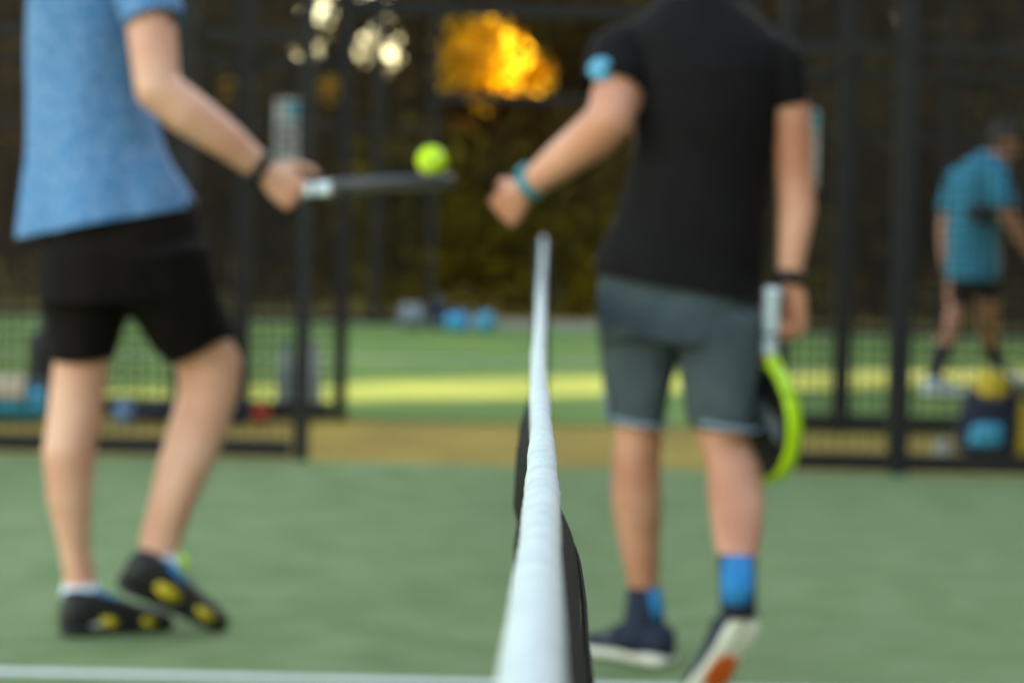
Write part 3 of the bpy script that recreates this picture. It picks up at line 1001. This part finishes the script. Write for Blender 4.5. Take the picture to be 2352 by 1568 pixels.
loft(bm, [pring((2236, 640), (2296, 640), 15.55, .10), pring((2240, 690), (2296, 690), 15.62, .09)], 18)
bm_obj('shorts', remesh(bm, .012, 3), 'black_short', P3)
band('shirt_dark_band', 'band_black', P3, W(2255, 492, 15.27), Vector((1, 0, -.2)), .055, .14)  # black band in front of the middle of the teal shirt
for (a, da, b, db, fx) in ((W(2165, 805, 15.53), .055, W(2144, 868, 15.44), .042, (2118, 905, 2178)), (W(2276, 790, 15.82), .055, W(2291, 846, 16.02), .042, (2278, 880, 2330))):
    bm = bmesh.new()
    capsule(bm, a, da, b, db)
    bm_obj('sock', bm, 'band_black', P3)
h1 = G(2124, 907)
shoe(P3, h1, Vector((1, .1, 0)), Z, .28, ('white_sock', 'sole_white'))
h2 = G(2280, 884)
shoe(P3, h2, Vector((1, .2, 0)), Z, .28, ('white_sock', 'sole_white'))


# ------------------------------------------------------------------ rackets and balls
def racket(butt, axis, normal, label, frame_m, face_m, throat_m, decal_m, grip_m, group, T=0.019, band_m=None):
    axis = axis.normalized()
    normal = (normal - axis * normal.dot(axis)).normalized()
    lat = normal.cross(axis).normalized()
    root = empty('padel_racket', butt, label, 'racket', group)

    def P(x, y, z): return butt + axis * x + lat * y + normal * z
    cx, ax_, by = 0.302, 0.143, 0.128

    def outline(k, off=0.0):
        a = 2 * math.pi * k / 64
        x = math.cos(a); y = math.sin(a)
        nx = cx + (ax_ - off) * x
        wy = (by - off) * y * (1.0 - 0.10 * max(0, -x) ** 1.5)
        return nx, wy
    bm = bmesh.new()
    prof = [(0.0, T * 0.55), (0.0, -T * 0.55), (0.004, -T), (0.013, -T), (0.018, -T * .8), (0.018, T * .8), (0.013, T), (0.004, T)]
    rings = []
    for k in range(64):
        rings.append([bm.verts.new(P(*outline(k, o_), z)) for o_, z in prof])
    for k in range(64):
        a, b = rings[k], rings[(k + 1) % 64]
        for i in range(len(prof)): bm.faces.new((a[i], a[(i + 1) % 8], b[(i + 1) % 8], b[i]))
    bm_obj('frame', bm, frame_m, root)
    bm = bmesh.new()
    top = [bm.verts.new(P(*outline(k, 0.016), T * .82)) for k in range(64)]
    bot = [bm.verts.new(P(*outline(k, 0.016), -T * .82)) for k in range(64)]
    bm.faces.new(top); bm.faces.new(bot[::-1])
    for k in range(64): bm.faces.new((top[k], bot[k], bot[(k + 1) % 64], top[(k + 1) % 64]))
    face = bm_obj('face', bm, face_m, root, False)
    for sgn in (-1, 1):
        for i in range(-2, 4):
            for j in range(-2, 3):
                x, y = cx + 0.02 + i * 0.03 + (0.015 if j % 2 else 0), j * 0.03
                if ((x - cx) / (ax_ - .04)) ** 2 + (y / (by - .04)) ** 2 > 1: continue
                bm = bmesh.new()
                pts = [bm.verts.new(P(x + .006 * math.cos(q * .628), y + .006 * math.sin(q * .628), sgn * (T * .82 + .0006))) for q in range(10)]
                bm.faces.new(pts)
                bm_obj('hole_shade_disc', bm, 'band_black', face, False)  # flat black disc paints the darkness of a drilled hole
        bm = bmesh.new()
        q = [(cx - .09, -.075), (cx - .02, .085), (cx + .03, .078), (cx - .045, -.09)]
        bm.faces.new([bm.verts.new(P(x, y, sgn * (T * .82 + .0012))) for x, y in q])
        q = [(cx + .05, -.08), (cx + .09, .03), (cx + .11, .02), (cx + .075, -.075)]
        bm.faces.new([bm.verts.new(P(x, y, sgn * (T * .82 + .0012))) for x, y in q])
        bm_obj('graphic', bm, decal_m, face, False)
    for s in (-1, 1):
        bm = bmesh.new()
        loft(bm, [(P(x, s * y, 0), lat * w, normal * t) for x, y, w, t in ((.146, .008, .011, .014), (.160, .018, .012, .016), (.178, .04, .012, T * .95), (.195, .066, .012, T * .96), (.215, .088, .011, T * .96))], 14, pw=3)
        bm_obj('throat_arm', bm, throat_m, root)
    bm = bmesh.new()
    loft(bm, [(P(x, 0, 0), lat * w, normal * t) for x, w, t in ((0.006, .0165, .0165), (.01, .0155, .0155), (.14, .0155, .0155), (.152, .017, .0155))], 16, pw=3.2)
    g = bm_obj('grip', bm, grip_m, root)
    for i in range(11):
        x = 0.018 + i * 0.0125
        bm = bmesh.new()
        pts = [(P(x + .008 * k / 14, math.copysign(abs(math.cos(k * .449)) ** .7, math.cos(k * .449)) * .0158, math.copysign(abs(math.sin(k * .449)) ** .7, math.sin(k * .449)) * .0158), .0016) for k in range(15)]
        chain(bm, pts, 6)
        bm_obj('grip_wrap', bm, grip_m, g)
    bm = bmesh.new()
    loft(bm, [(P(x, 0, 0), lat * w, normal * w) for x, w in ((-.002, .015), (0, .018), (.01, .018), (.012, .0165))], 16, pw=3)
    bm_obj('butt_cap', bm, band_m or 'band_black', root)
    if band_m:
        bm = bmesh.new()
        loft(bm, [(P(x, 0, 0), lat * .0185, normal * .0175) for x in (.150, .168)], 16, pw=3)
        bm_obj('grip_collar', bm, 'rk_red', root)
        bm = bmesh.new()
        loft(bm, [(P(x, 0, 0), lat * .0186, normal * .0186) for x in (.098, .104)], 16, pw=3)
        bm_obj('grip_ring', bm, 'band_black', root)
    return root, P


DK = 0.985
tipv = W(1060, 412, 5.95)
butt = hb + Dh * 0.078 + Nh * 0.034 - sA * 0.030
ax1 = (tipv - butt).normalized()
RK1, P1r = racket(butt, ax1, Vector((0.02, 0.0, 1)), 'grey padel racket with white grip held flat with a ball on it', 'rk_grey', 'rk_black', 'rk_grey', 'rk_red', 'grip', 'padel rackets', T=0.0125, band_m='grip')
DK = 0.977
nr2 = Vector((-.87, -.49, 0.0))
hc3c = hc3 + D3 * 0.085 + N3 * 0.028
b2_ = W(1776, 664, 5.87)
RK2, P2r = racket(b2_, W(1748, 1090, 5.97) - b2_, nr2, 'neon green and black padel racket hanging from the right hand', 'neon', 'rk_black', 'neon', 'bag_grey', 'grip', 'padel rackets', T=0.0165, band_m='grip')


def ball(c, label, seed):
    root = empty('tennis_ball', c - Z * .0340, label, 'ball', 'balls')
    bm = bmesh.new()
    bmesh.ops.create_icosphere(bm, subdivisions=4, radius=0.0340)
    for v in bm.verts: v.co += c
    bm_obj('felt', bm, 'ball', root)
    pts = []
    for k in range(61):
        t = 2 * math.pi * k / 60
        a, b_ = 0.75, 0.25
        p = Vector((a * math.cos(t) + b_ * math.cos(3 * t), a * math.sin(t) - b_ * math.sin(3 * t), 2 * math.sqrt(a * b_) * math.sin(2 * t)))
        p = Matrix.Rotation(seed, 3, 'Y') @ p
        pts.append((c + p.normalized() * .0338, .0011))
    bm = bmesh.new()
    chain(bm, pts, 6)
    bm_obj('seam', bm, 'ball_seam', root)


# resting on the upper face of the flat racket
DK = 0.985
cb = W(960, 366, 5.92)
lx = (cb - butt).dot(ax1)
nn = (Vector((0.02, 0.0, 1)) - ax1 * Vector((0.02, 0.0, 1)).dot(ax1)).normalized()
ball(butt + ax1 * lx + nn * (0.0125 * .82 + .0346), 'yellow-green ball balanced on the flat racket', 1.1)
DK = 1.0
bb = G(402, 1322); bb.z = .0340
ball(bb, 'yellow-green ball lying on the turf behind the raised black shoe', 0.4)


# ------------------------------------------------------------------ bags and bottles
def lump(name, m, parent, rings, n=22, pw=2.0, seed=1, amp=.01, vox=.008):
    bm = bmesh.new()
    loft(bm, rings, n, pw=pw)
    f = sin_noise(seed, 22)
    return bm_obj(name, remesh(bm, vox, 4, lambda p: amp * f(p)), m, parent)


def gp(x, d):
    """ground point below photo column x at depth d"""
    p = W(x, 1000, d); p.z = 0
    return p


def duffel(x, d, w, h, dep, m, m2, label, rot=0.0, seed=1, towel=None, group='bags left by the fences'):
    c = gp(x, d)
    root = empty('sports_bag', c, label, 'bag', group)
    ux = Vector((math.cos(rot), math.sin(rot), 0)); uy = Vector((-math.sin(rot), math.cos(rot), 0))
    rings = []
    for t in (-1, -.93, -.6, 0, .6, .93, 1):
        k = 1 - .25 * abs(t) ** 6
        rings.append((c + ux * (w * t) + Z * (h / 2 * (0.97 if abs(t) < .9 else .9)), uy * (dep * k), Z * (h / 2 * k)))
    lump('body', m, root, rings, seed=seed, amp=.008)
    for s in (-.45, .45):
        bm = bmesh.new()
        pts = []
        for k in range(17):
            a = math.pi * k / 16
            pts.append((c + ux * (w * s) + uy * (-dep * 1.03 * math.cos(a)) + Z * (h * .35 + math.sin(a) * h * .68), .009))
        chain(bm, pts, 8)
        bm_obj('strap', bm, m2, root)
    bm = bmesh.new()
    chain(bm, [(c + ux * (w * t) + Z * (h * (1.0 - .04 * t * t)), .006) for t in np.linspace(-.85, .85, 8)], 6)
    bm_obj('zip', bm, m2, root)
    lump('end_pocket', m2, root, [(c + ux * (w * (.98 + .12 * t)) + Z * (h * .42), uy * (dep * .7 * (1 - .15 * t)), Z * (h * .30 * (1 - .15 * t))) for t in (0, .5, 1)], seed=seed + 5, amp=.004)
    if towel:
        bm = bmesh.new()
        f = sin_noise(seed, 18)
        nx_, ny_ = 16, 18
        g = []
        for j in range(ny_):
            t = (j / (ny_ - 1) - .5) * 2
            row = []
            for i in range(nx_):
                s = (i / (nx_ - 1) - .5)
                p = c + ux * (s * w * 1.1 - w * .1)
                yy = t * dep * 1.35
                z = h + .035 - max(0, abs(t) - .55) * h * 1.1
                p = p + uy * yy + Z * z
                p += Z * .012 * f(p * 2)
                row.append(bm.verts.new(p))
            g.append(row)
        for j in range(ny_ - 1):
            for i in range(nx_ - 1): bm.faces.new((g[j][i], g[j][i + 1], g[j + 1][i + 1], g[j + 1][i]))
        cloth('towel', bm, towel, root, .012)
    return root


def backpack(x, d, w, h, dep, m, m2, label, lean=0.15, seed=2, rotz=0.0, top=None, group='bags left by the fences'):
    c = gp(x, d)
    root = empty('backpack', c, label, 'backpack', group)
    ux = Vector((math.cos(rotz), math.sin(rotz), 0)); uy = Vector((-math.sin(rotz), math.cos(rotz), 0))

    def Q(z, y=0.0): return c + Z * z + ux * (lean * z) + uy * y
    lump('body', m, root, [(Q(z * h), ux * (w * k), uy * (dep * k)) for z, k in ((0.0, .88), (.06, 1), (.5, 1.0), (.8, .9), (.95, .66), (1.0, .4))], seed=seed, amp=.014)
    lump('front_pocket', m2, root, [(Q(z * h, -dep * .95), ux * (w * .58 * k), uy * (dep * .35 * k)) for z, k in ((.12, .8), (.16, 1), (.36, 1), (.44, .75))], seed=seed + 3, amp=.004)
    if top:
        lump('lid', top, root, [(Q(z * h, -dep * .05), ux * (w * .62 * k), uy * (dep * .95 * k)) for z, k in ((.70, .8), (.80, 1.05), (.98, .9), (1.10, .5))], seed=seed + 4, amp=.014)
    bm = bmesh.new()
    chain(bm, [(Q(h * .97 + .05 * math.sin(a), 0) + ux * (.045 * math.cos(a)), .007) for a in np.linspace(0, math.pi, 9)], 8)
    bm_obj('handle', bm, m2, root)
    for s in (-.5, .5):
        bm = bmesh.new()
        chain(bm, [(Q(h * (.9 - .75 * t), dep * (1.0 + .35 * math.sin(math.pi * t))) + ux * (w * s), .012) for t in np.linspace(0, 1, 8)], 8)
        bm_obj('shoulder_strap', bm, m2, root)
    return root


def bottle(x, d, h, r, m, m2, label, group='bottles by the fence'):
    c = gp(x, d)
    root = empty('water_bottle', c, label, 'bottle', group)
    bm = bmesh.new()
    loft(bm, [(c + Z * (z * h), X * (r * k), Y * (r * k)) for z, k in ((0, .85), (.02, .97), (.1, 1), (.3, 1), (.33, .95), (.36, 1), (.62, 1), (.74, .85), (.84, .45), (.9, .42))], 20)
    bm_obj('body', bm, m, root)
    bm = bmesh.new()
    loft(bm, [(c + Z * (z * h), X * (r * k), Y * (r * k)) for z, k in ((.895, .5), (.99, .5), (1.0, .42))], 18)
    bm_obj('cap', bm, m2, root)
    return root


duffel(18, 12.0, .17, .17, .10, 'bag_cyan', 'navy', 'bright blue sports bag with a peach towel on top, at the left edge', .15, 3, 'towel')
backpack(82, 12.2, .08, .42, .07, 'shoe_black', 'bag_grey', 'black and grey racket backpack leaning left beside the blue bag', .12, 5, .1)
bottle(283, 12.12, .10, .05, 'bottle_blue', 'bottle_blue', 'short light blue jug by the fence, seen between the left player\'s legs')
duffel(345, 12.2, .10, .085, .09, 'navy', 'shoe_black', 'low dark bag lying right of the light blue jug', -.1, 7)
backpack(520, 12.2, .10, .19, .08, 'navy', 'shoe_black', 'dark navy backpack behind the left player\'s bent leg', -.1, 9)
lump_root = duffel(600, 12.15, .035, .085, .05, 'bag_red', 'bag_red', 'small bright red pouch at the fence foot', 0, 11)
bottle(655, 12.62, .36, .045, 'bottle', 'bottle_blue', 'tall whitish water bottle, the left one of the pair by the fence end')
bottle(716, 12.66, .37, .045, 'bottle', 'bottle', 'tall whitish water bottle, the right one nearest the fence end post')
backpack(2258, 11.4, .135, .33, .10, 'navy', 'bag_cyan', 'navy backpack with yellow lid and bright blue pocket at the right fence', .12, 13, -.1, 'bag_yellow')
backpack(2366, 11.45, .10, .27, .09, 'bag_yellow', 'bag_yellow', 'yellow backpack with navy lid at the right edge of the picture', .02, 15, .2, 'navy')
bottle(2165, 11.3, .075, .032, 'bottle', 'bottle', 'small white bottle on sandy ground left of the navy backpack')
duffel(940, 21.75, .10, .20, .10, 'bag_grey', 'bottle', 'pale grey bag, leftmost of the bags at the far fence', .2, 17)
backpack(1003, 21.9, .085, .22, .09, 'navy', 'bag_grey', 'dark upright backpack among the far bags, between grey and blue ones', .05, 19)
duffel(1045, 21.6, .09, .15, .09, 'bag_cyan', 'blue', 'blue bag at the far fence, left of the round one', .1, 21)
ball_c = gp(1107, 21.6)
duffel(1110, 21.6, .07, .16, .09, 'bag_cyan', 'bag_grey', 'rounded light blue bag, rightmost of the bags at the far fence', -.2, 23)


# ------------------------------------------------------------------ trees
def leaf_mesh(name, pts, sizes, m, parent=None, kind=None):
    n_ = len(pts)
    a = rng.normal(size=(n_, 3)); a /= np.linalg.norm(a, axis=1)[:, None]
    b = rng.normal(size=(n_, 3)); b -= a * (a * b).sum(1)[:, None]; b /= np.linalg.norm(b, axis=1)[:, None]
    s = sizes[:, None]
    c = np.cross(a, b) * 0.22
    v = np.stack([pts - a * s, pts + b * s * .42 + c * s, pts + a * s, pts - b * s * .42 + c * s], 1).reshape(-1, 3)
    if parent is not None: v = v - np.array(root_of(parent))
    me = bpy.data.meshes.new(name)
    me.vertices.add(4 * n_); me.loops.add(4 * n_); me.polygons.add(n_)
    me.vertices.foreach_set('co', v.astype(np.float32).ravel())
    me.loops.foreach_set('vertex_index', np.arange(4 * n_, dtype=np.int32))
    me.polygons.foreach_set('loop_start', np.arange(0, 4 * n_, 4, dtype=np.int32))
    me.update(calc_edges=True)
    me.validate()
    o = bpy.data.objects.new(name, me)
    COL.objects.link(o)
    me.materials.append(MT[m])
    if parent is not None: o.parent = parent
    if kind: o['kind'] = kind
    return o


SD = np.array(SDIR)
GOLD = [(np.array((-0.80, 30.0, 2.70)), .78), (np.array((-0.22, 30.4, 2.55)), .42), (np.array((-3.6, 30.0, 2.32)), .3), (np.array((-2.5, 30.0, 2.35)), .22)]


def clear_beams(pts, margin=0.0):
    """leaves carved away so that the low sun reaches the gold-coloured clumps"""
    keep = np.ones(len(pts), bool)
    for g, r in GOLD:
        q = pts - g
        t = q @ SD
        dist = np.linalg.norm(q - t[:, None] * SD, axis=1)
        keep &= ~((t > -0.1) & (dist < r + margin))
        # carved open in front as well, so the golden clumps show
        keep &= ~((np.abs(q[:, 0]) < r) & (np.abs(q[:, 2]) < r * .9) & (q[:, 1] < .2))
    return keep


def thin_gap(pts):
    x, y, z = pts[:, 0], pts[:, 1], pts[:, 2]
    inside = (x > -5.0) & (x < -1.35) & (z > 2.5) & (z < 5.2)
    right = (x > 3.4) & (x < 6.6) & (z > 2.8) & (z < 5.0)
    k = rng.random(len(pts))
    return ~(inside & (k > .78)) & ~(right & (k > .45))


def crown_points(n_, c, rx, ry, z0, z1, clumps, low_bias=0.0):
    cs = []
    for _ in range(clumps):
        t = rng.random()
        z = z0 + (z1 - z0) * t
        k = math.sqrt(max(.08, 1 - (2 * t - .9) ** 2 * .8))
        a = rng.random() * 6.283
        r = math.sqrt(rng.random())
        cs.append((c[0] + rx * k * r * math.cos(a), c[1] + ry * k * r * math.sin(a), z, .35 + .55 * rng.random()))
    cs = np.array(cs)
    idx = rng.integers(0, clumps, n_)
    d = rng.normal(size=(n_, 3)); d /= np.linalg.norm(d, axis=1)[:, None]
    rad = rng.random(n_) ** .45
    return cs[idx, :3] + d * (cs[idx, 3] * rad)[:, None]


def tree(x, y, h, rx, label, group, m='leaf', n_=7000, z0=.9, seed=0, clumps=150):
    r = random.Random(seed)
    root = empty('tree', (x, y, 0), label, 'tree', group)
    bm = bmesh.new()
    tw = .13 + .1 * r.random()
    pts = [(Vector((x, y, -.05)), tw * 1.35), (Vector((x, y, .35)), tw)]
    for k in range(1, 6):
        pts.append((Vector((x + r.uniform(-.12, .12) * k, y + r.uniform(-.12, .12) * k, .35 + (h * .8 - .35) * k / 5)), tw * (1 - .16 * k)))
    chain(bm, pts, 10)
    trunk = bm_obj('trunk', bm, 'bark', root)
    for k in range(7):
        i = r.randint(1, 4)
        p0, r0 = pts[i]
        a = r.uniform(0, 6.28)
        L_ = rx * r.uniform(.5, .9)
        p1 = p0 + Vector((math.cos(a) * L_ * .5, math.sin(a) * L_ * .5, L_ * .35))
        p2 = p0 + Vector((math.cos(a) * L_, math.sin(a) * L_, L_ * .6))
        bm = bmesh.new()
        chain(bm, [(p0, r0 * .55), (p1, r0 * .35), (p2, .02)], 8)
        bm_obj('limb', bm, 'bark', trunk)
    P_ = crown_points(n_, (x, y), rx, rx * .8, z0, h, clumps)
    P_ = P_[P_[:, 2] > .12]
    P_ = P_[clear_beams(P_) & thin_gap(P_)]
    leaf_mesh('crown', P_, rng.uniform(.06, .12, len(P_)), m, root)
    return root


TG, TL = 'dark trees of the wood behind the courts', 'dark leafy tree in the wood behind the farthest fence'
for i, (x, y, h, rx) in enumerate([(-6.6, 27.4, 8, 2.2), (-4.6, 29.2, 9, 2.1), (-2.4, 31.5, 8.5, 1.9), (0.9, 31.2, 9, 1.8), (2.7, 28.2, 8.5, 2.0), (5.2, 27.6, 9, 2.3), (7.4, 29.5, 9.5, 2.4),
                                     (4.2, 32.5, 10, 2.3), (-7.8, 32.5, 10, 2.4), (-4.6, 35.5, 10, 2.3), (-1.0, 36.5, 10, 2.2), (2.2, 36.0, 10, 2.3), (6.2, 36.5, 10, 2.5), (9.3, 33.0, 10, 2.4)]):
    tree(x, y, h, rx, TL, TG, 'leaf', 8500 if y < 33 else 6500, .5, 40 + i)
# dark tree with clumps coloured gold to give the glow of the last sun
gt = tree(-1.25, 30.6, 5.2, 1.2, 'small tree with clumps coloured gold as low-sun glow between dark trees', None, 'leaf', 1600, .7, 99, 40)
pp = []
for g, r in GOLD:
    n_ = int(700 * r * r)
    d = rng.normal(size=(n_, 3)); d /= np.linalg.norm(d, axis=1)[:, None]
    pp.append(g + np.array((0, .25, 0)) + d * (rng.random(n_) ** .75)[:, None] * r * np.array((.80, .5, .80)))
pp = np.concatenate(pp)
leaf_mesh('sunlit_foliage', pp, rng.uniform(.07, .13, len(pp)), 'leaf_gold_glow', gt)


def shrub(x, y, h, rx, label, m, n_, seed, group='shrubs behind the farthest fence'):
    root = empty('shrub', (x, y, 0), label, 'shrub', group)
    r = random.Random(seed)
    bm = bmesh.new()
    for k in range(6):
        a = r.uniform(0, 6.28)
        chain(bm, [(Vector((x, y, 0)), .025), (Vector((x + .3 * rx * math.cos(a), y + .3 * rx * math.sin(a), h * .45)), .018), (Vector((x + .7 * rx * math.cos(a), y + .7 * rx * math.sin(a), h * .85)), .008)], 6)
    bm_obj('stems', bm, 'bark', root)
    P_ = crown_points(n_, (x, y), rx, rx * .7, .12, h, 40)
    P_ = P_[(P_[:, 2] > .05)]
    P_ = P_[clear_beams(P_)]
    leaf_mesh('foliage', P_, rng.uniform(.05, .09, len(P_)), m, root)


shrub(-1.25, 25.2, 1.25, .45, 'yellow-olive shrub showing left of the net behind the far fence', 'leaf_olive', 2600, 1)
shrub(-.55, 25.5, 1.3, .5, 'sparse olive shrub just left of the net post behind the far fence', 'leaf_olive', 1000, 2)
shrub(.35, 25.3, .7, .7, 'low olive shrub right of the net behind the far fence', 'leaf_olive', 2000, 3)
shrub(2.3, 25.6, 1.1, .5, 'olive shrub behind the black-shirted player\'s right arm', 'leaf_olive', 1500, 4)
for i, (x, rx) in enumerate([(-4.6, 1.0), (-2.9, .9), (1.4, .8), (3.6, .9), (5.2, 1.0)]):
    shrub(x, 26.0 + .3 * (i % 2), 1.9, rx, 'dark shrub in the shade under the trees', 'leaf', 4200, 20 + i, 'dark shrubs under the trees')


def hedge(x0, x1, y0, y1, z1, label, seed, n_, leaf=.12, spray=None):
    root = empty('hedge', ((x0 + x1) / 2, (y0 + y1) / 2, 0), label, 'hedge', 'tall hedges around the grounds')
    bm = bmesh.new()
    bmesh.ops.create_grid(bm, x_segments=1, y_segments=1, size=1)
    bm.clear()
    box(bm, x0 + .15, x1 - .15, y0 + .15, y1 - .15, 0, z1 - .15)
    bmesh.ops.subdivide_edges(bm, edges=bm.edges[:], cuts=7, use_grid_fill=True)
    f = sin_noise(seed, 1.7)
    for v in bm.verts: v.co += Vector((f(v.co), f(v.co + X * 9), f(v.co + Y * 7) * .5)) * .16 * (1 if v.co.z > .1 else 0)
    bm_obj('branch_mass', bm, 'bark', root)
    P_ = np.stack([rng.uniform(x0, x1, n_), rng.uniform(y0, y1, n_), rng.uniform(0.05, z1, n_)], 1)
    ax_ = rng.integers(0, 5, n_)
    P_[ax_ == 0, 0] = x0; P_[ax_ == 1, 0] = x1; P_[ax_ == 2, 1] = y0; P_[ax_ == 3, 1] = y1; P_[ax_ == 4, 2] = z1
    P_ += rng.normal(size=P_.shape) * .13
    if spray is not None: P_ = np.concatenate([P_, spray])
    P_ = P_[P_[:, 2] > .1]
    leaf_mesh('foliage', P_, rng.uniform(leaf * .7, leaf * 1.3, len(P_)), 'leaf', root)


hedge(-24, -4.75, 45, 46.6, 9, 'tall dark hedge at the back of the wood, left of the sky gap', 3, 26000, .16)
hedge(-4.7, -2.35, 45, 46.6, 3.2, 'lower stretch of back hedge under the sky gap', 31, 3000, .14)
hedge(-2.3, 5.7, 45, 46.6, 9, 'tall dark hedge at the back of the wood, right of the sky gap', 32, 16000, .16)
hedge(5.75, 6.45, 45, 46.6, 3.6, 'low dip in the back hedge on the right', 35, 1500, .14)
hedge(6.5, 20, 45, 46.6, 9, 'tall dark hedge at the back of the wood, at far right', 36, 14000, .16)
hedge(3, 12.2, -9.5, -8, 8, 'light-blocking hedge added behind and right of the camera, outside the frame', 34, 4000, .22)  # added out of view to cut the light coming from the right
# unseen hedges added to block the low sun, with a gap shaped to pass one streak
hedge(12.3, 13.7, -14, 22.70, 11.0, 'sun-blocking hedge added on the right side of the courts, outside the frame', 4, 14000, .2)
hedge(12.3, 13.7, 25.75, 38.4, 9.0, 'sun-blocking hedge added on the right beyond its narrow gap, outside the frame', 5, 8000, .2,
      np.stack([rng.uniform(12.4, 13.6, 130), rng.uniform(23.1, 25.5, 130), 3.5 + 3 * rng.random(130)], 1))  # loose leaves put in the gap to dim part of the sun streak
hedge(12.3, 13.7, 38.5, 43.0, 5.0, 'lower notch of the added sun-blocking hedge on the right, outside the frame', 6, 2000, .2)  # kept low so the sun clears it and reaches the gold clumps
hedge(12.3, 13.7, 43.1, 58, 8.0, 'farthest added sun-blocking hedge on the right, outside the frame', 7, 6000, .2)
